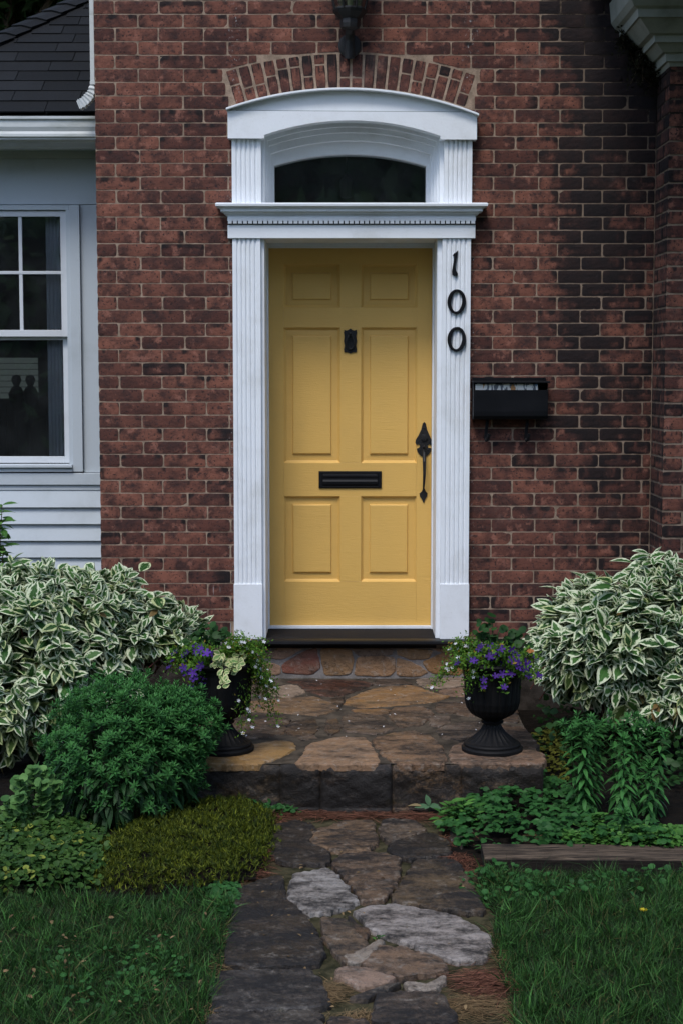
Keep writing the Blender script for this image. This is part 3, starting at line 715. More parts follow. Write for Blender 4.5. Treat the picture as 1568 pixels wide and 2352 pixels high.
def paper_mat():
    m, nt, bs, out, P = newmat('printed paper'); s = nd(nt, 'SeparateXYZ', {0: P}).outputs
    v = mapped(nt, P, (1, .2, .3)); n = noise(nt, v, 60, 2, .5); k = noise(nt, v, 24, 2, .5)
    c = mixc(nt, rmp(nt, n, .52, .56), (.6, .6, .57), (.10, .11, .13)); c = mixc(nt, rmp(nt, k, .6, .62), c, (.35, .17, .06)); c = mixc(nt, rmp(nt, k, .36, .34), c, (.08, .16, .3))
    setb(nt, bs, c, .7); return m
q = MB(); zz = mzt-.016
for i in range(7):
    a = mx0+.01+i*.004; y = MY+.006+i*.006
    wv = [math.sin(i*2+j)*.002 for j in range(8)]
    xs_ = np.linspace(a+.004*(i % 3), mx1-.05-.006*(i % 4), 8)
    q.strip(xs_, [zz+.013-abs(i-2)*.0014+wv[j] for j in range(8)], [zz-.05]*8, y, y+.004)
tag(q.build('newspapers', paper_mat(), base=((mx0+mx1)/2, MY+.03, zz-.05)), 'folded printed papers sticking out of the wall mailbox', 'newspapers')

# ------------------------------------------------------------------ WALL LANTERN above the arch
ln = empty('wall_lantern', (WX(803, 0, 190), 0, WZ(140, 0)), 'black iron lantern with glass panes on a round plate above the brick arch', 'lantern')
lx = WX(803, -.02, 190); lz = WZ(103, -.02)
q = MB(); n = 28
q.loft([[(lx+r*math.cos(a*2*math.pi/n), y, lz+r*1.0*math.sin(a*2*math.pi/n)) for a in range(n)] for r, y in ((.058, .0), (.058, -.012), (.050, -.018), (.020, -.022))])
q.tube([(lx-.001, -.035, lz-.068), (lx-.001, -.04, lz-.03), (lx, -.05, lz+.02), (lx, -.075, lz+.055), (lx, -.105, lz+.075), (lx, -.13, lz+.09)], [.026, .026, .023, .022, .024, .026], 12)
q.build('wall_bracket', M['black'], ln, smooth=False)
LZ = WZ(66, -.13)+.035; lc = (lx, -.13, LZ-.0)
q = MB(); q.lathe([(.02, -.035), (.046, -.030), (.050, -.01), (.048, .012), (.058, .02), (.078, .04), (.085, .055), (.085, .062), (.072, .066)], lc, 8)
for i in range(8):
    a = (i+.5)*2*math.pi/8; q.tube([(lc[0]+.078*math.cos(a), lc[1]+.078*math.sin(a), LZ+.055), (lc[0]+.098*math.cos(a), lc[1]+.098*math.sin(a), LZ+.13), (lc[0]+.088*math.cos(a), lc[1]+.088*math.sin(a), LZ+.33)], .005, 6)
q.lathe([(.092, .125), (.101, .13), (.101, .137), (.092, .142)], lc, 8); q.lathe([(.10, .33), (.12, .335), (.03, .43), (.012, .45), (.012, .47), (.002, .49)], lc, 8)
q.build('lantern_cage', M['black'], ln)
q = MB(); q.lathe([(.072, .066), (.092, .13), (.083, .33)], lc, 8); q.build('lantern_glass', M['glass'], ln)
q = MB(); q.lathe([(.012, .066), (.012, .16), (.010, .165), (.006, .2), (.001, .21)], lc, 12); q.build('candle_bulb', paint('brass cream', (.5, .42, .25), .4), ln, smooth=True)
# hall pendant seen through the transom
px_ = W(795, 435, 1.4)
q = MB(); pcx = (px_[0], 1.4, px_[2])
q.lathe([(.01, -.05), (.035, -.045), (.04, .05), (.012, .08), (.004, .1), (.003, .7)], pcx, 8)
tag(q.build('hall_pendant', paint('pewter glass', (.35, .36, .38), .3), base=(pcx[0], pcx[1], pcx[2]+.7)), 'small glass pendant lamp hanging in the hall behind the arched transom', 'pendant lamp')

# ------------------------------------------------------------------ CLAPBOARD WING
VY = .55; wgx0 = -3.6; wgx1 = WL + .01
vx = lambda x, yy=900: WX(x, VY, yy); vz = lambda y: WZ(y, VY)
cl = MB(); z = vz(1125.9); kk = 0; dzb = vz(1125.9)-vz(1164.3)
while z > -.1:
    zb2 = z - dzb
    cl.loft([[(wgx0, VY-.002, z+.01), (wgx0, VY-.026, zb2), (wgx0, VY+.05, zb2), (wgx0, VY+.05, z+.01)], [(wgx1, VY-.002, z+.01), (wgx1, VY-.026, zb2), (wgx1, VY+.05, zb2), (wgx1, VY+.05, z+.01)]])
    z = zb2; kk += 1
cl.build('clapboard_siding', M['wing'], house)
wv_ = MB(); gx = vx(152)
win_z0, win_z1 = vz(1060), vz(472); wx0 = vx(-330); 
wv_.box(wgx0, wx0-.1, VY, VY+.05, vz(1085), vz(340)); wv_.box(wx0-.1, wgx1, VY, VY+.05, vz(469), vz(340))
wv_.box(vx(190), wgx1, VY-.0, VY+.05, vz(1085), vz(470))
wv_.build('frieze_board', M['wing'], house, bevel=.002)
wb = MB(); wb.box(wgx0, wgx1, VY-.022, VY+.05, vz(1113), vz(1086)); wb.box(wgx0, wgx1, VY-.010, VY+.05, vz(1125.5), vz(1113)-.001); wb.build('water_table', M['wing'], house, bevel=.002)
win = empty('window', ((wx0+gx)/2, VY, win_z0), parent=house)
q = MB()
q.box(vx(166), vx(189.5), VY-.024, VY+.05, vz(1083), vz(471)); q.build('window_casing', M['wing'], win, bevel=.002)
q = MB(); q.box(wx0-.1, wx0-.03, VY-.024, VY+.05, vz(1083), vz(471)); q.build('window_casing', M['wing'], win, bevel=.002)
q = MB(); q.box(wx0-.1, vx(165), VY-.015, VY+.05, vz(482), vz(471)); q.box(vx(158), vx(166), VY-.016, VY+.05, vz(1066), vz(482)); q.box(wx0-.03, wx0, VY-.016, VY+.05, vz(1066), vz(482))
q.box(wx0-.03, vx(166), VY-.03, VY+.05, vz(1083), vz(1066)); q.box(wx0-.03, vx(166), VY-.045, VY-.03, vz(1073), vz(1067)); q.build('window_frame', M['wing'], win, bevel=.0015)
def sash(zt, zb, y, name, mun):
    f = MB(); a, b = wx0, vx(158); sw = vx(158)-vx(144)
    f.box(a, a+sw, y, y+.03, zb, zt); f.box(b-sw, b, y, y+.03, zb, zt); f.box(a+sw, b-sw, y+.0005, y+.03, zt-.032, zt); f.box(a+sw, b-sw, y+.0005, y+.03, zb, zb+.036)
    if mun:
        for k in range(1, 5):
            X = vx(52) - (k-1)*(vx(144)-vx(52)); 
            if X > a+.05: f.box(X-.0095, X+.0095, y+.006, y+.024, zb+.036, zt-.032)
        zm = vz(625.5); f.box(a+sw, b-sw, y+.004, y+.026, zm-.0085, zm+.0085)
    s_ = f.build(name, M['white_s'], win, bevel=.0015)
    g_ = MB(); g_.box(a+sw*.5, b-sw*.5, y+.012, y+.016, zb+.01, zt-.01); g_.build('pane', M['glass'], win)
M['white_s'] = paint('sash paint', (.58, .61, .64), .4, (.2, .22, .2), .25, .1)
zmr = vz(766)
sash(vz(483), zmr+.0-.016, VY+.0, 'upper_sash', True); sash(zmr+.018-.02, vz(1064), VY+.034, 'lower_sash', False)
# wing interior
q = MB(); q.box(wgx0, wgx1-.02, 3.4, 3.5, -.3, 4.2); q.box(wgx0-.1, wgx0, VY-.0, 3.5, -.3, 3.2); q.box(wgx0, WL+.02, VY+.06, 3.4, .35, .4); q.box(wgx0, WL+.02, VY+.06, 3.4, 3.0, 3.05)
q.box(WL-.03, WL+.02, VY+.05, 3.4, -.3, 3.2)
q.build('wing_interior', M['dark'], house)
for (ca, cb) in ((104, 152), (-330, -290)):
    cu = MB(); X = np.linspace(vx(ca), vx(cb), 24); yy = VY+.085+.010*np.sin(np.arange(24)*1.6)
    cu.add(np.concatenate([np.stack([X - (.00 if ca > 0 else 0), yy, np.full(24, vz(480))], 1), np.stack([X+.0, yy, np.full(24, vz(1075))], 1)]), [(i, i+1, 25+i, 24+i) for i in range(23)])
    cu.build('curtain', M['curtain'], win, smooth=True)
# back window of that room (daylit) with slatted shade, and two chair backs before it
def lit(name, col, e):
    m = bpy.data.materials.new(name); m.use_nodes = True; nt = m.node_tree; nt.nodes.clear()
    em = nd(nt, 'Emission', {0: c4(col), 1: e}); o = nt.nodes.new('ShaderNodeOutputMaterial'); nt.links.new(em.outputs[0], o.inputs[0]); return m
BY = 3.30
q = MB(); a0_, a1_ = W(-60, 820, BY), W(88, 915, BY)
nsl = 7
for i in range(nsl):
    z0_ = a1_[2] + (a0_[2]-a1_[2])*i/nsl; z1_ = a1_[2] + (a0_[2]-a1_[2])*(i+.9)/nsl
    q.box(a0_[0], a1_[0], BY, BY+.01, z0_, z1_)
q.build('back_window_shade', lit('daylit shade', (.45, .55, .55), .055), house)
for cx_ in (38, 70):
    q = MB(); c0 = W(cx_, 905, 2.4); sc2 = .0028
    X, Z = c0[0], c0[2]
    q.lathe([(.012, -.9), (.016, -.1), (.045, -.06), (.055, 0), (.035, .04), (.018, .055), (.026, .07), (.034, .095), (.026, .12), (.002, .13)], (X, 2.4, Z), 14)
    q.box(X-.16, X+.16, 2.41, 2.44, Z-.1, Z-.03); q.box(X-.2, X+.2, 2.0, 2.44, Z-.56, Z-.52)
    for sx_ in (-.18, .18): q.box(X+sx_-.015, X+sx_+.015, 2.02, 2.05, .40, Z-.56); q.box(X+sx_-.015, X+sx_+.015, 2.40, 2.43, .40, Z-.03)
    tag(q.build('dining_chair', M['dark'], base=(X, 2.3, .40), smooth=False), ('dark turned-finial chair back inside the window, left of the pair' if cx_ == 38 else 'dark turned-finial chair back inside the window, right of the pair'), 'chair', 'chairs inside the window')

# eave, gutter and roof
GY = .20; gz = lambda y: WZ(y, GY)
q = MB()
prg = [(GY+.11, gz(268)), (GY+.0, gz(268)), (GY-.006, gz(266)), (GY-.006, gz(272)), (GY+.004, gz(276)), (GY+.004, gz(290)), (GY+.012, gz(300)), (GY+.008, gz(306)), (GY+.008, gz(312)), (GY+.02, gz(315)), (GY+.02, gz(318)), (GY+.11, gz(318))]
q.loft([[(x, y, z) for y, z in prg] for x in (wgx0, WL-.004)]); q.build('gutter', M['gutter'], house)
q = MB(); pz = lambda y, Y: WZ(y, Y)
prf = [(GY+.03, gz(318)), (GY+.05, pz(326, GY+.05)), (GY+.12, pz(336, GY+.12)), (GY+.14, pz(341, GY+.14)), (VY-.02, pz(345, VY-.02)+.0), (VY-.02, pz(362, VY-.02)), (VY+.03, pz(362, VY-.02)), (VY+.03, gz(318)+.02)]
q.loft([[(x, y, z) for y, z in prf] for x in (wgx0, WL-.002)]); q.build('eave_soffit', M['gutter'], house)
roof = empty('roof', (-2, GY, gz(262)), parent=house)
PR = R(33); e0 = np.array([0, GY+.02, gz(252)-.012]); up = np.array([0, math.cos(PR), math.sin(PR)]); nn = np.array([0, -math.sin(PR), math.cos(PR)])
# hip line in roof coordinates (x, s): where the photo shows it
def roofpt(px, py):
    d = ray(px, py); o = np.array([0, CY, CZ]); t = np.dot(e0-o, nn)/np.dot(d, nn); p = o+d*t
    return p[0], np.dot(p-e0, up)
h0, h1 = roofpt(0, 108), roofpt(212, 3)
slope = (h1[1]-h0[1])/(h1[0]-h0[0])
def smax(x): return h0[1] + slope*(x-h0[0])
q = MB(); ex = .133; TAB = .36
smx = 4.5
for k in range(int(smx/ex)):
    s0 = k*ex; u = wgx0 - 1.2 + (k*.47 % 1)*TAB
    while u < WL:
        u0, u1 = u+.002, min(u+TAB*(1+.12*math.sin(k*3+u*9))-.002, WL-.004); u += TAB*(1+.12*math.sin(k*3+u*9))
        if u1 - u0 < .01: continue
        # trim at the hip
        if smax(u1) < s0: continue
        xa_ = u0
        if smax(u0) < s0+ex*.5: xa_ = h0[0] + (s0+ex*.5-h0[1])/slope
        if xa_ > u1-.01: continue
        lift = .010+.004*rng.random()
        V = [];
        for x in (xa_, u1):
            for s_, hgt in ((s0, lift), (s0, lift-.007), (s0+ex*1.5, .001), (s0+ex*1.5, .004)):
                V.append(e0 + np.array([x, 0, 0]) + up*s_ + nn*hgt)
        q.add(V, [(0, 3, 7, 4), (0, 4, 5, 1), (1, 5, 6, 2), (0, 1, 2, 3), (4, 7, 6, 5)], rng.random())
q.build('shingles', M['shingle'], roof)
q = MB()   # hip caps
hd = np.array([h1[0]-h0[0], 0, 0]) + up*(h1[1]-h0[1]); hl = np.linalg.norm(hd); hd /= hl; hn = np.cross(hd, nn); hn /= np.linalg.norm(hn)
if np.dot(hn, up) < 0: hn = -hn
hs = e0 + np.array([h0[0], 0, 0]) + up*h0[1]
for k in range(-16, 22):
    a = hs + hd*(k*.135); V = []
    for t, lf in ((0, .030), (.2, .014)):
        for wd in (-.005, .07, .15): V.append(a + hd*t + hn*wd + nn*(lf - .25*max(0, wd-.07)))
    V += [v - nn*.008 for v in V]
    q.add(V, [(0, 1, 4, 3), (1, 2, 5, 4), (0, 6, 7, 1), (1, 7, 8, 2), (0, 3, 9, 6), (2, 8, 11, 5)], rng.random())
q.build('hip_caps', M['shingle'], roof)
q = MB()  # deck below the shingles and the far slope
A_ = e0 + np.array([wgx0-1, 0, -.02]) ; xq = h0[0] - h0[1]/slope
top = 4.4; xt = h0[0]+(top-h0[1])/slope
q.add([e0+np.array([xq, 0, -.02]), e0+np.array([WL-.006, 0, -.02]), e0+np.array([WL-.006, 0, -.02])+up*smax(WL), e0+np.array([xq, 6, -.3]), e0+np.array([WL-.006, 6, -.3])], [(0, 1, 2), (0, 2, 3), (2, 4, 3)])
q.build('roof_deck', M['shingle'], roof)
# downspout
q = MB(); SY = .10; X0 = WX(212.5, SY, 100)
def rectsec(c, t, w_, d_):   # section of a rectangular pipe
    t = t/np.linalg.norm(t); y = np.array([0, 1., 0]); x = np.cross(y, t); return [c + x*w_*a + y*d_*b for a, b in ((-1, -1), (1, -1), (1, 1), (-1, 1))]
zc = WZ(195, SY)
rings = [rectsec(np.array([X0, SY, z]), np.array([0, 0, 1.]), .0105, .022) for z in (4.6, zc+.03, zc)]
q.loft(rings); 
for z_ in (4.2, 3.75): q.box(X0-.014, X0+.0125, SY-.0235, SY+.0235, z_, z_+.02)
q.box(X0-.0125, X0+.0125, SY-.024, SY+.024, zc, zc+.018)
path = [W(213, 197, SY), W(211, 212, SY), W(206, 222, SY), W(198, 231, SY), W(189, 238, SY), W(179, 242, SY)]
rings = []
for i in range(len(path)-1):
    for f_ in np.linspace(0, 1, 6, endpoint=False):
        t = path[i+1]-path[i]; c = path[i]+t*f_; k = len(rings)
        ww = .020*(1.12 if (k//2) % 2 else .94); rings.append(rectsec(c, -t, ww*(.6+.5*min(1, k/12)), .026*(1.08 if (k//2) % 2 else .96)))
q.loft(rings)
q.build('downspout', M['gutter'], house, bevel=0)

# ------------------------------------------------------------------ STONE STEPS
def chaikin(p, n=2):
    p = np.asarray(p, float)
    for _ in range(n):
        q_ = np.roll(p, -1, 0); p = np.stack([p*.9+q_*.1, p*.1+q_*.9], 1).reshape(-1, 2)
    return p
def stone(m_, pts, place, h, tint, stain, jit=.004, seed=0, bow=.003, grow=.0):
    p = chaikin(pts, 2)
    # densify
    q_ = []; n = len(p)
    for i in range(n):
        a, b = p[i], p[(i+1) % n]; k = max(1, int(np.linalg.norm(b-a)/.015))
        for t in range(k): q_.append(a+(b-a)*t/k)
    p = np.array(q_); c = p.mean(0); n = len(p); r0_ = np.linalg.norm(p-c, axis=1)[:, None]; p = c + (p-c)*(1+grow/r0_)
    rad = np.linalg.norm(p-c, axis=1)[:, None]; nr = (p-c)/rad
    p = p + nr*(jit*1.6*nz(p[:, 0]*28, p[:, 1]*28, seed)+jit*.9*nz(p[:, 0]*75, p[:, 1]*75, seed)+jit*.6*nz(p[:, 0]*170, p[:, 1]*170, seed+3))[:, None]
    rings = []
    for ins, sc, hh_ in ((0, 1, -.02), (.0, 1, h*.35), (.004, 1, h*.85), (.012, 1, h), (0, .75, h), (0, .5, h), (0, .25, h)):
        r = c + (p-c)*sc - nr*ins*np.minimum(1, rad/.05)
        z = np.full(n, hh_) + (bow*nz(r[:, 0]*14, r[:, 1]*14, seed) + bow*.4*nz(r[:, 0]*60, r[:, 1]*60, seed) if hh_ > h*.5 else 0)
        rings.append(place(r[:, 0], r[:, 1], z))
    m_.cc = tint; m_.ca = stain
    V = np.concatenate(rings + [place(np.array([c[0]]), np.array([c[1]]), np.array([h]))])
    Fs = []
    for j in range(len(rings)-1):
        Fs += [(j*n+i, j*n+(i+1) % n, (j+1)*n+(i+1) % n, (j+1)*n+i) for i in range(n)]
    L = (len(rings)-1)*n; Fs += [(L+i, L+(i+1) % n, len(V)-1) for i in range(n)]
    m_.add(V, Fs)
LZ_ = G(784, 1865)[2]*0 + CZ - (CZ - W(784, 1555, 0)[2])   # height of the landing
LZ_ = W(784, 1556, -.02)[2]
lf = G(784, 1752, LZ_)[1]                                   # front edge
def lpx(zx, zy): return 516.7+zx*.4028, 1435.2+zy*.4028
lx0 = G(428, 1752, LZ_)[0]; lx1 = G(1247, 1752, LZ_)[0]
steps = empty('stone_steps', ((lx0+lx1)/2, lf, 0), 'two dark flagstone steps with a broad stained landing below the yellow door', 'steps')
TAN = (.30, .19, .10); PINK = (.30, .215, .17); CREAM = (.40, .30, .17); BRN = (.15, .105, .075); GRY = (.17, .14, .125); RED = (.17, .075, .055); WHT = (.40, .35, .31)
land = [
 ([(700,420),(820,370),(950,345),(1080,345),(1180,385),(1280,405),(1200,435),(1000,455),(800,470),(680,450)], (.36,.225,.10), .05),
 ([(250,370),(350,340),(410,345),(455,380),(370,415),(270,400)], WHT, .0),
 ([(350,320),(500,310),(780,320),(850,335),(700,390),(600,410),(480,380),(430,340)], RED, .5),
 ([(880,310),(1000,310),(1075,340),(900,340),(830,335)], GRY, .6),
 ([(1085,305),(1380,300),(1380,340),(1200,360),(1120,350)], WHT, .1),
 ([(1210,370),(1390,350),(1395,400),(1290,405)], PINK, .3),
 ([(110,440),(300,420),(500,405),(580,430),(660,480),(540,515),(360,500),(120,490)], (.27,.19,.12), .25),
 ([(100,510),(340,515),(370,545),(330,620),(150,650),(60,640)], BRN, .45),
 ([(380,545),(510,535),(530,580),(510,620),(400,635),(345,610)], BRN, .5),
 ([(580,545),(640,530),(655,600),(600,630),(570,600)], BRN, .5),
 ([(670,520),(740,500),(900,520),(930,560),(970,592),(850,620),(670,600)], GRY, .45),
 ([(720,480),(930,480),(930,510),(760,500)], TAN, .3),
 ([(950,475),(1120,460),(1190,500),(1120,570),(990,583),(945,530)], (.2,.14,.10), .35),
 ([(1170,520),(1280,515),(1280,550),(1220,580),(1165,565)], GRY, .2),
 ([(1210,440),(1330,435),(1340,480),(1290,508),(1200,490)], BRN, .4),
 ([(1350,410),(1420,405),(1430,520),(1310,510)], BRN, .4),
 ([(1290,565),(1450,545),(1480,600),(1350,660),(1240,640),(1200,600)], GRY, .5),
 ([(870,635),(1060,600),(1160,620),(1230,690),(1265,770),(1240,788),(970,788),(900,740),(840,660)], (.29,.2,.14), .38),
 ([(470,680),(640,640),(800,640),(830,680),(888,788),(650,790),(400,788),(450,740)], (.38,.27,.19), .10),
 ([(140,680),(290,660),(380,665),(400,705),(320,750),(200,788),(0,790),(-200,788),(-200,690)], (.42,.29,.13), .0),
 ([(1300,690),(1360,670),(1480,700),(1810,720),(1812,788),(1290,786),(1285,730)], PINK, .25),
 ([(1480,560),(1700,580),(1800,700),(1500,690)], BRN, .5), ([(1440,420),(1640,430),(1680,560),(1490,540)], BRN, .5), ([(1430,300),(1620,310),(1640,410),(1430,400)], GRY, .4),
 ([(-160,500),(90,520),(50,640),(-180,670)], BRN, .5), ([(-100,400),(100,440),(90,500),(-130,490)], BRN, .4), ([(-60,310),(240,330),(240,400),(-80,390)], GRY, .4),
 ([(520,640),(440,660),(420,640),(510,630)], GRY, .3), ([(600,420),(680,400),(660,470),(600,440)], BRN, .5),
]
def pl_flat(z0): return lambda a, b, h_: np.stack([a, b, z0+h_], 1)
q = MB()
for i, (ps, t, s_) in enumerate(land):
    P2 = np.array([G(*lpx(*p), LZ_)[:2] for p in ps]); 
    stone(q, P2, pl_flat(LZ_-.012), .012, t, s_+.10, .005, i*1.7, .003, .007)
q.build('landing_flagstones', M['stone'], steps)
Vt, Ft = sheet(lx0, lx1, lf, -.02, 0, 70, 70, lambda X, Y: LZ_-.006+.003*nz(X*14, Y*14))
Vf = []; 
mesh_obj('landing_bed', Vt, Ft, mortar_mat('worn landing pointing', (.085, .068, .05), (.03, .025, .019)), steps)
# front riser, stained black
q = MB()
def pl_front(a, b, h_): return np.stack([a, lf-h_+.004, b], 1)
fz = LZ_ - .014
rr = [(lx0-.0, -.22, .0, 1, (.10,.075,.05), .75), (-.215, .02, 0, 1, (.09,.07,.05), .95), (.025, .13, 0, 1, (.06,.05,.04), .95), (.135, .40, 0, 1, (.17,.12,.08), .55), (.405, lx1, 0, 1, (.12,.09,.06), .8)]
cuts = [lx0, WX(640, lf, 1800), WX(735, lf, 1800), WX(902, lf, 1800), WX(1060, lf, 1800), lx1]
NX_, NZ_ = 150, 26
xs_ = np.linspace(lx0, lx1, NX_); V = []
for j in range(NZ_):
    t = j/(NZ_-1)
    for x in xs_:
        rough = .008*nz(x*5, t*2, 4)+.0035*nz(x*19, t*7, 1)+.0012*nz(x*70, t*30, 2)
        prt = .012*(1-abs(math.sin(x*5.2+.5))**.15) + (.02 if t < .12 else 0)*(1 if lx0+.25 < x < lx1-.3 else 0)
        y = lf - .012 - rough + prt*.6 - (.018 if t < .14 and lx0+.2 < x < lx1-.3 else 0)
        z = -.02 + t*(fz+.026+.004*nz(x*9, 0, 3))
        if t > .85: y += (t-.85)**1.6*.35
        V.append((x, y, z))
VV_ = np.array(V).reshape(NZ_, NX_, 3)
ci = [int(round((c_-lx0)/(lx1-lx0)*(NX_-1))) for c_ in cuts]
for k_, ((tc, sc_2), a_i, b_i) in enumerate(zip([((.18,.14,.09), .92), ((.12,.10,.08), .92), ((.10,.08,.07), .98), ((.30,.21,.13), .84), ((.16,.12,.08), .93)], ci[:-1], ci[1:])):
    blk = VV_[:, a_i:b_i+1].copy(); m_ = blk.shape[1]
    blk[:, 0, 1] += .007; blk[:, -1, 1] += .007; blk[:, 1:-1, 1] -= .004*((k_*7) % 3)
    q.cc = tc; q.ca = sc_2
    q.add(blk.reshape(-1, 3), [(j*m_+i, j*m_+i+1, (j+1)*m_+i+1, (j+1)*m_+i) for j in range(NZ_-1) for i in range(m_-1)])
q.build('front_riser', M['stone'], steps, smooth=True)
q = MB(); q.box(lx0, lx1, lf+.002, -.03, -.2, LZ_-.012); q.build('step_core', M['bed'], steps)
# upper riser below the door sill
q = MB(); zr1 = zn0 - .001
RZY = -.02
def pl_r2(a, b, h_): return np.stack([a, RZY-h_, b], 1)
ris = [([(215,170),(330,130),(440,138),(330,190),(240,185)], PINK, .15), ([(330,228),(470,150),(515,138),(538,240),(500,276),(340,272)], (.20,.09,.075), .2),
 ([(548,136),(712,145),(725,200),(712,275),(572,286)], (.27,.18,.10), .15), ([(760,188),(850,180),(955,190),(965,260),(930,288),(742,286)], (.30,.20,.125), .12),
 ([(725,136),(950,140),(940,172),(770,178)], GRY, .2), ([(985,190),(1100,238),(1148,270),(1100,290),(985,288)], (.29,.2,.13), .12), ([(985,140),(1180,146),(1150,190),(1060,192),(990,172)], (.27,.19,.11), .15),
 ([(1130,212),(1250,165),(1335,160),(1345,285),(1170,268)], (.30,.175,.07), .1), ([(225,215),(310,238),(312,280),(220,275)], PINK, .15), ([(60,140),(200,140),(190,280),(60,285)], TAN, .3), ([(1360,140),(1480,140),(1480,285),(1360,285)], TAN, .3), ([(-120,140),(45,140),(40,280),(-120,285)], GRY, .3), ([(1190,136),(1340,136),(1340,152),(1240,158)], PINK, .2)]
for i, (ps, t, s_) in enumerate(ris):
    P2 = np.array([(lambda p: (p[0], p[2]))(W(*lpx(*p), RZY)) for p in ps]); stone(q, P2, pl_r2, .006, tuple(v*1.5 for v in t), s_*.3, .0022, i*2.3, .0015, .009)
q.build('upper_riser', M['stone'], steps)
q = MB(); q.box(XL-.12, XR+.10, RZY-.001, .0035, -.1, zr1); q.build('upper_riser_pointing', M['pointing'], steps)

# ------------------------------------------------------------------ PATH
def ppx(zx, zy): return 401.9+zx*.5492, 1837.2+zy*.5492
DK = (.07, .062, .055); LG = (.36, .33, .31)
pth = [
 ([(400,130),(500,110),(560,115),(600,150),(550,195),(640,235),(650,285),(500,290),(420,270),(385,180)], DK, .55),
 ([(575,150),(700,112),(825,100),(845,200),(800,226),(670,235),(565,200)], (.26,.19,.13), .32), ([(870,100),(1000,105),(1050,145),(900,195),(860,170)], (.2,.17,.14), .4),
 ([(905,205),(1050,158),(1140,190),(1150,250),(980,268),(900,238)], DK, .6), ([(690,250),(830,238),(940,262),(930,350),(880,438),(780,448),(720,350),(655,285)], (.20,.15,.115), .42),
 ([(1000,272),(1180,272),(1250,400),(1300,495),(1050,470),(905,440),(960,350)], (.15,.12,.085), .5), ([(470,430),(500,330),(640,310),(690,350),(762,450),(640,490),(550,497)], (.42,.46,.52), .36),
 ([(255,395),(450,330),(465,440),(548,510),(625,650),(600,712),(300,725),(205,700),(240,520)], DK, .6), ([(750,485),(900,457),(1180,510),(1320,600),(1300,690),(1170,700),(960,615),(830,575)], (.43,.45,.50), .36),
 ([(610,520),(715,522),(775,600),(815,635),(700,705),(660,650),(620,580)], (.2,.16,.125), .4), ([(725,512),(810,575),(800,608),(730,570)], BRN, .5),
 ([(830,640),(960,640),(1110,690),(1140,740),(930,765),(830,740),(790,700)], (.24,.18,.14), .38), ([(665,735),(770,725),(910,765),(900,790),(780,812),(720,780)], (.34,.27,.24), .12),
 ([(190,742),(560,735),(620,800),(640,885),(500,900),(155,915),(165,800)], (.09,.095,.105), .55), ([(840,842),(1000,830),(1110,832),(1180,960),(830,960)], (.12,.105,.10), .55),
 ([(960,790),(1050,805),(1120,765),(1125,790),(1050,830),(990,822)], (.4,.4,.4), .2), ([(150,925),(600,912),(620,1010),(140,1010)], (.11,.11,.11), .5), ([(745,848),(900,800),(945,790),(800,862)], (.2,.19,.18), .4),
 ([(650,930),(800,950),(820,1010),(640,1010)], BRN, .5), ([(1160,120),(1220,150),(1200,230),(1150,180)], DK, .5), ([(705,680),(780,655),(850,610),(870,625),(790,700),(740,712)], (.32,.31,.30), .25),
]
q = MB()
for i, (ps, t, s_) in enumerate(pth):
    P2 = np.array([G(*ppx(*p))[:2] for p in ps]); stone(q, P2, pl_flat(-.004), .026, t, min(s_+(.17 if i not in (6, 8, 12, 15, 20) else .13), .95), .007, i*1.3+2, .003, .010)
pathst = q.build('path', M['stone']); tag(pathst, kind='structure')
Vt, Ft = sheet(G(470, 2000)[0]-.15, G(1190, 2100)[0]+.18, -6.5, lf+.01, 0, 60, 140, lambda X, Y: .002+.004*nz(X*10, Y*10))
tag(mesh_obj('path_bed', Vt, Ft, M['bed']), kind='structure')

# soil of the beds
def bedz(X, Y): return np.clip((Y+2.75)/.5, 0, 1)*.05 + .008*nz(X*9, Y*9)
Vt, Ft = sheet(lx1-.02, 3.4, -2.62, -.0, 0, 40, 50, lambda X, Y: .03+.01*nz(X*7, Y*7)); tag(mesh_obj('right_soil', Vt, Ft, M['soil']), kind='structure')
Vt, Ft = sheet(WX(1020, -2.2, 1900)+0.0, lx1+.0, -2.60, lf+.01, 0, 14, 20, lambda X, Y: .012+.01*nz(X*9, Y*9)); tag(mesh_obj('side_soil', Vt, Ft, M['soil']), kind='structure')
Vt, Ft = sheet(-3.2, lx0+.02, -2.75, .5, 0, 40, 60, lambda X, Y: .02+.01*nz(X*7, Y*7)); tag(mesh_obj('left_soil', Vt, Ft, M['soil']), kind='structure')
Vt, Ft = sheet(lx0, G(610, 1900)[0], -2.75, lf+.01, 0, 14, 20, lambda X, Y: .014+.01*nz(X*9, Y*9)); tag(mesh_obj('edge_soil', Vt, Ft, M['soil']), kind='structure')

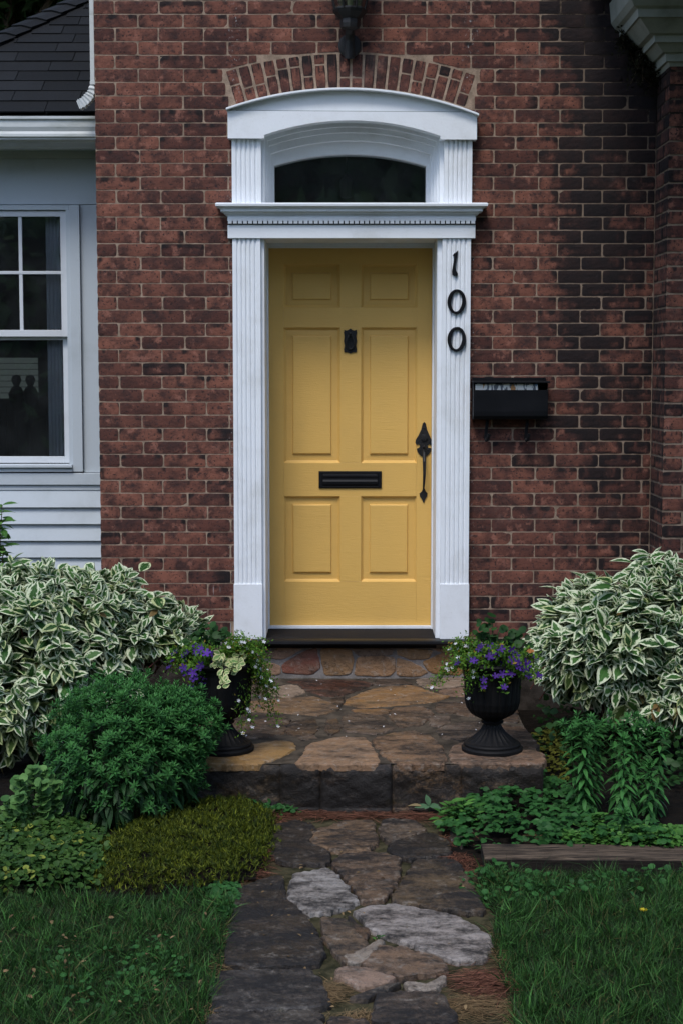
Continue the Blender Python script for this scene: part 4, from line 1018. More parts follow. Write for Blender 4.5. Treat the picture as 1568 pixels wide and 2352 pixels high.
# ------------------------------------------------------------------ FOLIAGE ENGINE
def tmpl_leaf(width=.42, seg=5, peak=.4, fold=.12, bend=.18, cols=3):
    t = np.linspace(0, 1, seg+1)
    wv = np.where(t < peak, np.sin(t/peak*np.pi/2)**.8, np.cos((t-peak)/(1-peak)*np.pi/2)**.9)*width/2
    wv[0] = width*.03; wv[-1] = .002
    V = []; UV = []
    for i in range(seg+1):
        for u in (-1, 0, 1):
            V.append((u*wv[i], t[i], abs(u)*wv[i]*fold*2 - bend*t[i]**2)); UV.append((.5+.5*u, t[i]))
    Fq = []
    for i in range(seg):
        a = i*3; Fq += [(a, a+1, a+4, a+3), (a+1, a+2, a+5, a+4)]
    return np.array(V), np.array(Fq), np.array(UV)
def tmpl_blade(seg=3, w=.05, bend=.35):
    t = np.linspace(0, 1, seg+1); V = []; UV = []
    for i, ti in enumerate(t):
        wv = w/2*(1-ti**1.6)+.001
        V += [(-wv, ti*(1-.25*bend*ti), -bend*ti*ti), (wv, ti*(1-.25*bend*ti), -bend*ti*ti)]; UV += [(0, ti), (1, ti)]
    return np.array(V), np.array([(2*i, 2*i+1, 2*i+3, 2*i+2) for i in range(seg)]), np.array(UV)
def tmpl_round(lobes=0, n=8, cup=.1):
    a = np.arange(n)*2*np.pi/n - np.pi/2
    r = .5*(1 + .12*np.cos(lobes*a)*(1 if lobes else 0))
    V = [(0, .5, 0)] + [(r[i]*np.cos(a[i]), .5+r[i]*np.sin(a[i]), cup) for i in range(n)]
    UV = [(.5, .5)] + [(.5+.5*np.cos(a[i]), .5+.5*np.sin(a[i])) for i in range(n)]
    return np.array(V), np.array([(0, 1+i, 1+(i+1) % n) for i in range(n)]), np.array(UV)
def tmpl_flower(n=5, cup=.25):
    V = [(0, 0, -.15)]; UV = [(.5, 0)]
    for i in range(n):
        for da, r, z in ((-.5, .35, 0), (-.25, .95, cup), (0, 1.0, cup*.8), (.25, .95, cup)):
            a = (i+da)*2*np.pi/n; V.append((r*np.cos(a), r*np.sin(a), z)); UV.append((.5, r))
    m = n*4; return np.array(V), np.array([(0, 1+i, 1+(i+1) % m) for i in range(m)]), np.array(UV)
def basis(D, N):
    D = D/np.linalg.norm(D, axis=1, keepdims=True)
    X = np.cross(D, N); l = np.linalg.norm(X, axis=1, keepdims=True); X = np.where(l < 1e-4, np.array([[1., 0, 0]]), X/np.maximum(l, 1e-4))
    Z = np.cross(X, D); return np.stack([X, D, Z], 2)     # columns
def cloud(T, P, D, N, Sc, rnd=None):
    V, Fq, UV = T; n = len(P); B = basis(np.asarray(D, float), np.asarray(N, float)); Sc = np.broadcast_to(Sc, (n,))
    VV = np.einsum('nij,kj->nki', B, V)*Sc[:, None, None] + np.asarray(P)[:, None, :]
    k = len(V); FF = (Fq[None] + (np.arange(n)*k)[:, None, None]).reshape(-1, Fq.shape[1])
    r = rng.random(n) if rnd is None else np.broadcast_to(rnd, (n,))
    return VV.reshape(-1, 3), FF, np.tile(UV, (n, 1)), np.repeat(r, k)
def leaf_obj(name, mat, cl_, parent=None, base=None, smooth=True):
    if isinstance(cl_, tuple): cl_ = [cl_]
    V = np.concatenate([c[0] for c in cl_]); o = 0; FF = []
    for c in cl_: FF.append(c[1]+o); o += len(c[0])
    uv = np.concatenate([c[2] for c in cl_]); r = np.concatenate([c[3] for c in cl_])
    return mesh_obj(name, V, np.concatenate(FF), mat, parent, base, a=r, uv=uv, smooth=smooth)
def unit(n):
    v = rng.normal(size=(n, 3)); return v/np.linalg.norm(v, axis=1, keepdims=True)
def sph(n, up=0.0):
    v = unit(n); v[:, 2] += up; return v/np.linalg.norm(v, axis=1, keepdims=True)

# variegated dogwoods
TL = tmpl_leaf(.54, 6, .45, .10, .26)
def dogwood(ells, base, label, ntip, seed):
    root = empty('variegated_shrub', base, label, 'shrub', 'variegated shrubs either side of the steps')
    E = [(np.array(c), np.array(r)) for c, r in ells]
    def inside(p, sc=.93):
        m = np.zeros(len(p), bool)
        for c, r in E: m |= (((p-c)/(r*sc))**2).sum(1) < 1
        return m
    tips = []; outs = []
    vol = np.array([r[0]*r[2]+r[1]*r[2]+r[0]*r[1] for c, r in E]); vol /= vol.sum()
    for (c, r), v in zip(E, vol):
        n = int(ntip*v*1.6); d = sph(n, .1)
        rad = rng.choice([1.0, 1.05, .88, .72], n, p=[.45, .2, .22, .13])*(1+.05*rng.normal(size=n))
        d_ = d*(1+.14*nz(d[:, 0]*5, d[:, 2]*5, seed)[:, None]+.08*nz(d[:, 0]*14, d[:, 2]*14, seed)[:, None]); p = c + d_*r*rad[:, None]
        o = d/r; o /= np.linalg.norm(o, axis=1, keepdims=True)
        k = ~inside(p, .8) & (p[:, 2] > .08) | (rad < .8) & (p[:, 2] > .15); tips.append(p[k]); outs.append(o[k])
    tips = np.concatenate(tips); outs = np.concatenate(outs)
    tips[:, 1] = np.minimum(tips[:, 1], -.06)
    P = []; D = []; N = []; Sz = []
    tw = MB()
    for p, o in zip(tips, outs):
        sd = o*.8 + np.array([0, 0, .35]) + rng.normal(size=3)*.25; sd /= np.linalg.norm(sd)
        a = rng.random()*6.28; L = .10
        if rng.random() < .35: tw.tube([p-sd*.22-np.array([0, 0, .06]), p-sd*.1, p+sd*.0], [.0028, .0022, .0012], 5)
        u = np.cross(sd, [.3, .2, .9]); u /= np.linalg.norm(u); v = np.cross(sd, u)
        npair = rng.integers(3, 5)
        for j in range(npair):
            for sgn in (0, math.pi):
                th = a + j*math.pi/2 + sgn + rng.normal()*.25
                rd = u*math.cos(th)+v*math.sin(th); spread = .55+.35*j/ npair*1.0
                pos = p - sd*(L*j/npair)
                dd = sd*(1-.5*spread) + rd*spread + np.array([0, 0, -.45*spread]) + rng.normal(size=3)*.2
                P.append(pos); D.append(dd); N.append(sd*.7+np.array([0, -.25, .65])+rng.normal(size=3)*.34); Sz.append((.062+.060*min(1, (j+.6)/3))*(.65+.65*rng.random()))
        P.append(p); D.append(sd+rng.normal(size=3)*.1); N.append(np.array([0, -.5, .5])); Sz.append(.05)
    P, D, N, Sz = map(np.array, (P, D, N, Sz))
    EP = []; ED = []; EN = []; zz_ = P[:, 2]
    r = rng.random(len(P))
    low = np.array([((E[0][0][2]-z_)/E[0][1][2]) for z_ in zz_]); old = (rng.random(len(P)) < np.clip(.05+.35*np.clip(low, 0, 1), 0, .5))
    leaf_obj('leaves', M['dogwood'], cloud(TL, P[~old], D[~old], N[~old], Sz[~old]*.84), root)
    leaf_obj('faded_leaves', M['dogold'], cloud(TL, P[old], D[old]+np.array([0, 0, -.7]), N[old], Sz[old]*.8), root)
    for i in range(44):
        c, r_ = E[i % len(E)]; dd = sph(1, .8)[0]; dd[2] = abs(dd[2]); t = c+dd*r_*(1.12+.3*rng.random()); b0 = c+dd*r_*.8; tw.tube([b0, (b0+t)/2+rng.normal(size=3)*.008, t], [.003, .0022, .0012], 5)
        for j in range(5):
            a = rng.random()*6.28; pp_ = t-(t-b0)*j*.12; EP.append(pp_); ED.append(np.array([math.cos(a), math.sin(a)*.7, .45-.15*j])); EN.append(np.array([0, -.4, 1])+rng.normal(size=3)*.3)
    leaf_obj('shoot_leaves', M['dogwood'], cloud(TL, EP, ED, EN, .07+.05*rng.random(len(EP))), root)
    for i in range(14):
        c, r_ = E[i % len(E)]; t = c + sph(1, .6)[0]*r_*.75; b = np.array(base)+np.array([rng.normal()*.05, rng.normal()*.05, 0]); m_ = (b+t)/2 + np.array([0, 0, .1])
        tw.tube([b, (b+m_)/2+rng.normal(size=3)*.02, m_, t], [.008, .007, .005, .003], 6)
    tw.build('twigs', M['redtwig'], root)
    return root
def ell(px, py, Y, rx, rz, ry):
    c = W(px, py, Y); s_ = F/(Y-CY); return (c, (rx/s_, ry, rz/s_))
dogwood([ell(110, 1480, -.95, 205, 165, .38), ell(345, 1450, -.85, 108, 58, .25), ell(10, 1610, -1.15, 130, 120, .34), ell(240, 1400, -.8, 90, 80, .28), ell(60, 1400, -.8, 130, 85, .3)],
        (W(110, 1480, -.95)[0], -.95, .02), 'white and green variegated shrub on the left, behind the dark green clump', 780, 1)
dogwood([ell(1440, 1490, -.95, 180, 135, .36), ell(1560, 1430, -.85, 150, 140, .34), ell(1290, 1500, -.95, 52, 82, .25), ell(1540, 1580, -1.05, 120, 85, .32), ell(1355, 1410, -.8, 70, 66, .25)],
        (W(1440, 1490, -.95)[0], -.95, .02), 'white and green variegated shrub on the right, beside the right-hand urn', 780, 5)

# dark green lance leaved clump
TA = tmpl_leaf(.26, 3, .4, .1, .15); TA2 = tmpl_leaf(.27, 4, .4, .1, .35)
def rosettes(P, O, nl, size, spread=.8, dens=1.0):
    n = len(P); PP = np.repeat(P, nl, 0); OO = np.repeat(O, nl, 0); k = np.tile(np.arange(nl), n); ph = np.repeat(rng.random(n)*6.28, nl)
    th = ph + k*2.4; U = np.cross(OO, np.array([.31, .22, .9])); U /= np.linalg.norm(U, axis=1, keepdims=True); Vv = np.cross(OO, U)
    rd = U*np.cos(th)[:, None] + Vv*np.sin(th)[:, None]; f = (k+1)/nl
    D = OO*(1-f*spread)[:, None] + rd*(f*.9+.15)[:, None] + rng.normal(size=(n*nl, 3))*.08
    PP = PP - OO*(f*size*.5)[:, None]
    S_ = size*(.55+.6*f)*(.8+.4*rng.random(n*nl)); N_ = OO + rng.normal(size=(n*nl, 3))*.15
    rr_ = np.clip(.95 - .85*f + .25*rng.random(n*nl), 0, .92)
    return PP, D, N_, S_, rr_
ac = W(282, 1728, -1.95); sA = F/(-1.95-CY)
root = empty('lance_leaf_clump', (ac[0], -1.95, .02), 'dense dark green lance-leaved mound in front of the left variegated shrub', 'perennial')
n = 1500; d = sph(n, .3); r_ = np.array([172/sA, .30, 170/sA]); c = np.array([ac[0]+.005, -1.93, ac[2]-.02])
d = d*(1+.16*nz(d[:, 0]*5, d[:, 2]*5, 2)+.08*rng.normal(size=n)+.10*nz(d[:, 0]*13, d[:, 2]*13, 2))[:, None]
P = c + d*r_; d2 = sph(560, .4); d2 *= (1+.10*rng.normal(size=560)+.1*nz(d2[:, 0]*9, d2[:, 2]*9, 5))[:, None]; cc_ = W(405, 1672, -1.90); P = np.concatenate([P, cc_+d2*np.array([100/sA, .2, 88/sA])]); d = np.concatenate([d, d2]); k = P[:, 2] > .10; P = P[k]; d = d[k]
O = d*.5 + np.array([0, 0, .85]); O /= np.linalg.norm(O, axis=1, keepdims=True)
leaf_obj('upper_leaves', M['aster'], cloud(TA, *rosettes(P, O, 12, .029)), root)
n = 1500; d = sph(n); c2 = c + np.array([0, 0, -.05]); P = c2 + d*r_*np.array([.92, .95, .95])*(.85+.15*rng.random(n))[:, None]; P[:, 2] = np.maximum(P[:, 2], .03); k = P[:, 2] < c[2]+.05; P = P[k]; d = d[k]
D = d*.7+np.array([0, 0, -.55])+rng.normal(size=P.shape)*.25
leaf_obj('lower_leaves', M['astlow'], cloud(TA2, P, D, d+np.array([0, 0, .6]), .07*(.7+.6*rng.random(len(P)))), root)
q = MB()
for i in range(90):
    a = rng.random()*6.28; rr_ = rng.random()**.5; b = np.array([c[0]+.16*rr_*math.cos(a), c[1]+.14*rr_*math.sin(a), .01]); t = c+np.array([r_[0]*.85*rr_*math.cos(a), r_[1]*.85*rr_*math.sin(a), r_[2]*.8*math.sqrt(max(0, 1-rr_**2*.8))]); q.tube([b, (b+t)/2, t], .002, 4)
q.build('stems', M['stem'], root)

# upright stemmed plants on the right
def stem_plant(px, py_top, py_base, wpx, bushy, label, seed):
    b = G(px, py_base, .03); Y = b[1]; t = W(px, py_top, Y); s_ = F/(Y-CY); root = empty('leafy_stem_plant', b, label, 'perennial', 'upright leafy stems on the right')
    q = MB(); P = []; D = []; N = []; Sz = []; rP = []; rO = []
    nst = 2 if bushy == 1 else (4 if bushy else 1)
    for i in range(nst):
        off = (i-(nst-1)/2)*wpx/s_/nst*1.1; dy = rng.normal()*.04; tz = t[2]-abs(off)*.35-rng.random()*.03
        bb = b+np.array([off*.4, dy*.5, 0]); tt = np.array([t[0]+off, Y+dy, tz]); H = tt-bb
        q.tube([bb, bb+H*.5+rng.normal(size=3)*.01, tt], [.004, .0035, .002], 5)
        L = np.linalg.norm(H); nl = int(L/.0058)
        for j in range(nl):
            f = j/nl; th = j*2.4; 
            if f < .06: continue
            out = np.array([math.cos(th), math.sin(th), 0]); P.append(bb+H*f); D.append(out + np.array([0, 0, .45*f-.35 if f > .25 else -.6])+rng.normal(size=3)*.1); N.append(np.array([out[0]*.5, out[1]*.5, 1])); Sz.append((.080-.035*f)*(.8+.35*rng.random()))
        nr = 9 if bushy else 3
        for j in range(nr):
            a = rng.random()*6.28; rr_ = (.042 if bushy else .010)*rng.random()**.5*1.4
            rP.append(tt+np.array([rr_*math.cos(a), rr_*math.sin(a), -.9*rng.random()**1.5*(.13 if bushy else .02)+.01])); o = np.array([math.cos(a)*.6, math.sin(a)*.6, 1]); rO.append(o/np.linalg.norm(o))
    leaf_obj('stem_leaves', M['aster'] if rng.random() < .7 else M['astlow'], cloud(TA2, P, D, N, np.array(Sz), .2+.6*rng.random(len(P))), root)
    leaf_obj('top_leaves', M['aster'], cloud(TA, *rosettes(np.array(rP), np.array(rO), 11, .030 if bushy else .042)), root)
    q.build('stems', M['stem'], root)
stem_plant(1345, 1640, 1880, 85, 2, 'bushy-topped dark green stemmed plant nearest the right urn', 1)
stem_plant(1432, 1625, 1868, 75, 1, 'tallest bushy-topped stem, between the two other bushy stems', 2)
stem_plant(1500, 1650, 1880, 75, 1, 'bushy-topped stem plant nearest the right edge', 3)
stem_plant(1425, 1690, 1900, 62, 0, 'smooth leafy spire in front of the tallest bushy stem', 4)
stem_plant(1492, 1760, 1895, 55, 0, 'short leafy spire in front of the right-edge stem', 5)
stem_plant(1430, 1862, 1945, 50, 0, 'low young spire with a star-shaped top close behind the timber', 6)

# pale fleshy plant at the left edge
b = G(90, 1915, .03); root = empty('sedum_plant', b, 'pale green round-leaved sedum at the left edge below the variegated shrub', 'plant')
TR = tmpl_round(0, 8, .12); P = []; D = []
q = MB()
for (sx_, sy_) in ((45, 1790), (75, 1765), (105, 1770), (95, 1800), (65, 1815), (125, 1800), (100, 1830), (45, 1825), (20, 1840), (128, 1835)):
    t = W(sx_, sy_, b[1]+rng.normal()*.04); bb = np.array([b[0]+(t[0]-b[0])*.5, t[1], .02]); q.tube([bb, t], .003, 5)
    for j in range(22):
        th = j*2.4; f = j/22; P.append(t+np.array([0, 0, -.085*f])); D.append((math.cos(th), math.sin(th), .35-.5*f))
leaf_obj('leaves', M['sedum'], cloud(TR, P, D, np.array(D)*.7+np.array([0, -.45, .7])+rng.normal(size=(len(P), 3))*.35, .024+.018*rng.random(len(P))), root); q.build('stems', M['stem'], root)

# bright leaves at the left edge, beside the window
b = np.array([W(-25, 1500, -.35)[0], -.35, .02]); root = empty('green_shrub', b, 'bright green broad-leaved shrub at the far left below the window', 'shrub')
P = []; D = []; q = MB()
for (sx_, sy_) in ((5, 1160), (0, 1200), (8, 1255), (-5, 1240), (20, 1300), (-20, 1180), (-40, 1250), (-30, 1300), (5, 1320), (-60, 1210), (35, 1330), (-80, 1300)):
    t = W(sx_, sy_, -.35+rng.normal()*.06); q.tube([b, (b+t)/2+np.array([0, 0, .05]), t], [.006, .004, .002], 5)
    for j in range(12):
        th = j*2.4; P.append(t+np.array([0, 0, -.012*j])); D.append((math.cos(th), math.sin(th), .3-.07*j))
leaf_obj('leaves', M['bush'], cloud(tmpl_leaf(.5, 5, .45, .1, .2), P, D, np.array(D)*.3+np.array([0, -.3, 1]), .06+.03*rng.random(len(P))), root); q.build('twigs', M['twig'], root)

# moss phlox mound, creeping jenny, ground covers (uncountable)
def polymask(X, Y, poly):
    m = np.zeros(len(X), bool); n = len(poly)
    for i in range(n):
        (x1, y1), (x2, y2) = poly[i], poly[(i+1) % n]
        c = ((y1 > Y) != (y2 > Y)) & (X < (x2-x1)*(Y-y1)/(y2-y1+1e-12)+x1); m ^= c
    return m
def fill(pixpoly, n, z=0.0, extra=None):
    poly = [tuple(G(x, y, z)[:2]) for x, y in pixpoly]; a = np.array(poly); lo, hi = a.min(0), a.max(0); out = np.zeros((0, 2))
    while len(out) < n:
        p = lo + rng.random((n*2, 2))*(hi-lo); out = np.concatenate([out, p[polymask(p[:, 0], p[:, 1], poly)]])
    return out[:n], poly
def edge_dist(p, poly):
    d = np.full(len(p), 9.0)
    for i in range(len(poly)):
        a = np.array(poly[i]); b = np.array(poly[(i+1) % len(poly)]); ab = b-a; t = np.clip(((p-a)@ab)/(ab@ab+1e-9), 0, 1); d = np.minimum(d, np.linalg.norm(p-(a+t[:, None]*ab), axis=1))
    return d
mpoly = [(215, 1975), (330, 1900), (420, 1868), (560, 1862), (632, 1890), (625, 1950), (600, 2010), (520, 2050), (330, 2068), (225, 2062)]
def mound_h(p, poly, H, R_): e = edge_dist(p, poly); return H*np.sqrt(np.clip(1-(1-np.clip(e/R_, 0, 1))**2, 0, 1))*(.88+.18*nz(p[:, 0]*11, p[:, 1]*11, 4))
p, poly = fill(mpoly, 7500)
hz = mound_h(p, poly, .075, .13)
cl_ = nz(p[:, 0]*45, p[:, 1]*45, 2)+.5*nz(p[:, 0]*20, p[:, 1]*20, 5); P = np.column_stack([p, hz+.004+.012*cl_]); P[:, :2] += rng.normal(size=(len(P), 2))*.016; P = P[rng.random(len(P)) < .62+.5*cl_]
P = np.concatenate([P]); 
TB = tmpl_blade(2, .20, .3)
def tufts(P, k, L, sp, T=TB, w_=1, rn=None):
    n = len(P); PP = np.repeat(P, k, 0)+rng.normal(size=(n*k, 3))*np.array([.003, .003, .002]); D = rng.normal(size=(n*k, 3))*sp; D[:, 2] = np.abs(D[:, 2])+.7
    base = .5+.5*nz(PP[:, 0]*16, PP[:, 1]*16, 7)
    return cloud(T, PP, D, rng.normal(size=(n*k, 3)), L*(.6+.8*rng.random(n*k)), np.clip(base*.22+.75*rng.random(n*k)**3, 0, 1) if rn is None else rn)
o = leaf_obj('moss_phlox', M['moss'], tufts(P, 6, .018, 1.0), base=(p[:, 0].mean(), p[:, 1].mean(), 0)); tag(o, 'yellow-green mossy mound of needle leaves left of the path', 'ground cover', kind='stuff')
gv = np.array(sorted([]))
Vt, Ft = sheet(p[:, 0].min(), p[:, 0].max(), p[:, 1].min(), p[:, 1].max(), 0, 60, 60); e_ = np.where(polymask(Vt[:, 0], Vt[:, 1], poly), mound_h(Vt[:, :2], poly, .075, .13)-.012, .0); Vt[:, 2] = e_
tag(mesh_obj('mound_soil', Vt, Ft, M['soil']), kind='structure')
jpoly = [(-40, 1900), (150, 1905), (240, 1945), (262, 2000), (230, 2045), (120, 2062), (-40, 2070)]
p, poly2 = fill(jpoly, 3000); hz = mound_h(p, poly2, .065, .10)
P = np.column_stack([p, hz+.004+rng.random(len(p))*.025+.012*nz(p[:, 0]*28, p[:, 1]*28, 5)]); P[:, :2] += rng.normal(size=(len(P), 2))*.022; D = rng.normal(size=P.shape)*np.array([1, 1, .35])+np.array([0, -.3, .0])
rj0 = rng.random(len(P)) < .12*(nz(P[:, 0]*7, P[:, 1]*7, 8) > .05)
rj = np.clip(.5+.5*nz(P[:, 0]*9, P[:, 1]*9, 3), 0, 1)*.45+.45*rng.random(len(P)); rj[rj0] = 1
o = leaf_obj('creeping_jenny', M['jenny'], cloud(TR, P, D, np.array([0, -.35, 1])+rng.normal(size=P.shape)*.5, .016+.011*rng.random(len(P)), rj), base=(p[:, 0].mean(), p[:, 1].mean(), 0)); tag(o, 'round-leaved creeping ground cover at the left edge beside the mossy mound', 'ground cover', kind='stuff')
def cover(name, pix, n, mat, T, sz, hmax, label, cat='ground cover', z=0.01):
    p, pl_ = fill(pix, n); P = np.column_stack([p, z+mound_h(p, pl_, hmax, .08)*(.35+.65*rng.random(n))]); D = rng.normal(size=P.shape)*np.array([1, 1, .3])
    o = leaf_obj(name, mat, cloud(T, P, D, np.array([0, -.35, 1])+rng.normal(size=P.shape)*.3, sz*(.6+.8*rng.random(n)), np.clip(.3+.35*nz(P[:, 0]*14, P[:, 1]*14, 1)+.5*rng.random(n), 0, 1)), base=(p[:, 0].mean(), p[:, 1].mean(), 0)); tag(o, label, cat, kind='stuff'); return o
TW = tmpl_leaf(.7, 4, .5, .1, .15)
def trifol(P0, up, n3=3):   # groups of three leaflets
    n = len(P0); PP = np.repeat(P0, n3, 0); a = np.repeat(rng.random(n)*6.28, n3)+np.tile(np.arange(n3)*1.5, n); D = np.stack([np.cos(a), np.sin(a), -.1+.2*rng.random(n*n3)], 1); return PP, D
p, pl_ = fill([(1010, 1905), (1060, 1855), (1120, 1800), (1240, 1790), (1330, 1830), (1370, 1900), (1568, 1930), (1600, 1975), (1110, 1955), (1040, 1935)], 620, .03)
P = np.column_stack([p, .02+mound_h(p, pl_, .12, .14)*(.1+.9*rng.random(len(p)))]); PP, D = trifol(P, 0, 4)
bz_ = np.clip(.35+.4*nz(PP[:, 0]*12, PP[:, 1]*12, 1)+.35*rng.random(len(PP)), 0, 1)
o = leaf_obj('broadleaf_weeds', M['weed'], cloud(TW, PP, D, np.array([0, -.35, 1])+rng.normal(size=PP.shape)*.45, .030*(.5+.8*rng.random(len(PP))), bz_), base=(p[:, 0].mean(), p[:, 1].mean(), .02)); tag(o, 'tangle of green strawberry-leaved weeds beside the right end of the steps', 'weeds', kind='stuff')
cover('edge_weeds', [(1040, 2040), (1110, 1990), (1300, 2030), (1568, 2010), (1568, 2070), (1250, 2090), (1130, 2090)], 260, M['weed'], TR, .020, .045, 'small clover-like weeds at the front of the timber edging', 'weeds')
cover('path_edge_weeds', [(470, 2052), (545, 2040), (560, 2062), (520, 2120), (490, 2100)], 260, M['weed'], TR, .020, .03, 'small round-leaved weeds where mossy mound meets left lawn', 'weeds')
cover('lawn_clover', [(60, 2200), (250, 2190), (400, 2150), (460, 2260), (300, 2352), (120, 2330)], 230, M['weed'], TR, .016, .035, 'patches of clover leaves in the left lawn', 'clover')
cover('chickweed', [(1290, 1955), (1450, 1940), (1600, 1945), (1600, 1985), (1300, 1975)], 1100, M['balm'], TR, .017, .05, 'bright small-leaved weed along the back of the timber on the right', 'weeds', .05)
cover('bed_creeper', [(410, 1862), (470, 1840), (560, 1845), (640, 1862), (690, 1872), (640, 1885), (540, 1880)], 420, M['weed'], TR, .020, .045, 'round-leaved creeper along the foot of the left step', 'weeds')
cover('yellow_weeds', [(1215, 1720), (1300, 1700), (1310, 1850), (1250, 1800)], 380, soil_mat('olive weed', (.05, .06, .01), (.12, .12, .02), 40), TW, .022, .14, 'fine olive-yellow weed behind the stone landing on the right', 'weeds')

def clump(name, px, py, label, mat, T, n, size, r0, h, cat='weed', z=.02, up=.5):
    b = G(px, py, z); root = empty(name, b, label, cat); P = []; D = []; q = MB()
    ns = max(1, n//9)
    for i in range(ns):
        a = rng.random()*6.28; rr_ = r0*rng.random()**.5; t = b+np.array([rr_*math.cos(a), rr_*math.sin(a), h*(1-.5*(rr_/max(r0, 1e-3))**2)*(.7+.3*rng.random())]); q.tube([b+np.array([0, 0, -.01]), (b+t)/2+np.array([0, 0, .01]), t], .0018, 4)
        for j in range(9): P.append(t+np.array([0, 0, -.009*j])); th = j*2.4; D.append((math.cos(th), math.sin(th), up-.1*j))
    leaf_obj('leaves', mat, cloud(T, P, D, np.array(D)*.3+np.array([0, -.3, 1]), size*(.7+.5*rng.random(len(P)))), root); q.build('stems', M['stem'], root); return root
clump('lemon_balm', 1375, 1925, 'bright green mint-like weed clump behind the timber below the leafy spires', M['balm'], tmpl_leaf(.5, 4, .4, .12, .2), 110, .045, .075, .09)
clump('ash_seedling', 1058, 1890, 'light green toothed-leaf weed at the right corner where step meets path', M['balm'], tmpl_leaf(.42, 4, .4, .12, .2), 130, .042, .085, .10)
clump('ash_seedling', 1190, 1830, 'rounded-leaf green weed in front of the landing below the right urn', M['weed'], TW, 90, .042, .07, .13)
clump('path_sprig', 870, 2158, 'tiny green sprig growing between path stones below the pale slab', M['balm'], tmpl_leaf(.45, 3), 18, .016, .012, .012, z=.01)
clump('urn_foot_weed', 455, 1752, 'small leafy weed at the foot of the left urn', M['weed'], tmpl_leaf(.35, 3), 9, .04, .004, .05, z=LZ_)
# seedling by the step and dead leaf
b = G(985, 1872, .0); root = empty('step_seedling', b, 'four-leaved grey-green seedling at the foot of the lower step', 'seedling')
leaf_obj('leaves', M['sedum2'] if 'sedum2' in M else leaf_mat('grey green leaf', (.06, .13, .06), (.09, .18, .09)), cloud(tmpl_leaf(.5, 5, .5, .1, .2), [b+np.array([0, 0, .035])]*5, [(1, -.6, .1), (-.2, .3, .9), (-1, -.1, .1), (.9, .4, .2), (-.6, -.7, 0)], [(0, -.4, 1)]*5, [.055, .05, .06, .045, .03]), root)
leaf_obj('withered_leaf', leaf_mat('tan leaf', (.2, .15, .08), (.26, .2, .1)), cloud(tmpl_leaf(.3, 5, .5, .1, .7), [b+np.array([-.03, 0, .035])], [(-1, 0, .5)], [(0, -.6, 1)], [.05]), root)
q = MB(); q.tube([b, b+np.array([0, 0, .036])], .002, 5); q.build('stem', M['stem'], root)
# long strap leaves
for i, (pp, lb) in enumerate(((((1330, 1878), (1355, 1880), (1375, 1895), (1390, 1912)), 'pale green drooping strap leaf at the right of the low spire'), (((1245, 1922), (1250, 1935), (1254, 1950), (1256, 1962)), 'pale upright strap leaf bent over the timber'))):
    pts = [W(1470-1390+x if i == 0 else x+0, y, -2.25) + np.array([0, -.01*k, 0]) for k, (x, y) in enumerate(pp)] if i == 0 else [W(x, y, -2.42) for x, y in pp]
    V = []; 
    for k, p_ in enumerate(pts): ww = (.008, .015, .014, .010)[k]; V += [p_+np.array([-ww*.4, 0, ww*.9 if i == 0 else 0]), p_+np.array([ww*.4 if i == 0 else ww, 0, -ww*.9 if i == 0 else 0])]
    if i == 1: V = [v - (np.array([.012, 0, 0]) if j % 2 == 0 else 0) for j, v in enumerate(V)]
    tag(mesh_obj('strap_leaf', np.array(V), [(0, 1, 3, 2), (2, 3, 5, 4), (4, 5, 7, 6)], M['sedum'], base=pts[0]), lb, 'leaf')

# ------------------------------------------------------------------ LAWNS
TG = tmpl_blade(3, .036, .5)
def lawn(pix, n, label, seed, L=.062):
    p, pl_ = fill(pix, n); e = edge_dist(p, pl_); keep = (e > .004); p = p[keep]
    cl = nz(p[:, 0]*9, p[:, 1]*9, seed); cl2 = nz(p[:, 0]*40, p[:, 1]*40, seed+1); keep = rng.random(len(p)) < .72+.28*cl2; p = p[keep]; cl = cl[keep]
    P = np.column_stack([p, np.full(len(p), .002)]); m = len(p)
    lean = np.stack([nz(p[:, 0]*5, p[:, 1]*5, seed+2), nz(p[:, 0]*5, p[:, 1]*5, seed+9)], 1)*.55
    D = np.column_stack([lean+rng.normal(size=(m, 2))*.42, np.ones(m)]); N_ = np.column_stack([rng.normal(size=(m, 2)), np.full(m, .25)])
    Ls = L*(.75+.35*cl)*(.45+.8*rng.random(m)); long = rng.random(m) < .02; Ls[long] *= 1.6
    r = np.clip(.06+.12*cl+.85*rng.random(m)**2.6, 0, .92); r[rng.random(m) < .035] = 1
    w_ = rng.choice(m, m//14, replace=False); TG2 = tmpl_blade(3, .085, .7); st_ = rng.choice(m, m//28, replace=False)
    o = leaf_obj('lawn', M['grass'], [cloud(TG, P, D, N_, Ls, r), cloud(TG2, P[w_], D[w_]*np.array([1.5, 1.5, 1]), N_[w_], Ls[w_]*.95, np.clip(r[w_]+.15, 0, .92)), cloud(TG, P[st_]+np.array([0, 0, .01]), D[st_]*np.array([2.5, 2.5, .7]), N_[st_], Ls[st_]*.9, .99)], base=(p[:, 0].mean(), p[:, 1].mean(), 0)); tag(o, label, 'grass', kind='stuff')
lawn([(-200, 2055), (150, 2068), (350, 2075), (520, 2055), (548, 2085), (520, 2150), (515, 2220), (492, 2300), (478, 2400), (465, 2520), (-250, 2520)], 48000, 'long dark green grass on the left side of the path', 1, .075)
lawn([(1110, 2010), (1300, 2022), (1700, 2022), (1800, 2520), (1215, 2520), (1190, 2400), (1160, 2290), (1130, 2180), (1135, 2110), (1095, 2060)], 52000, 'long dark green grass on the right side, in front of the timber edging', 5, .08)
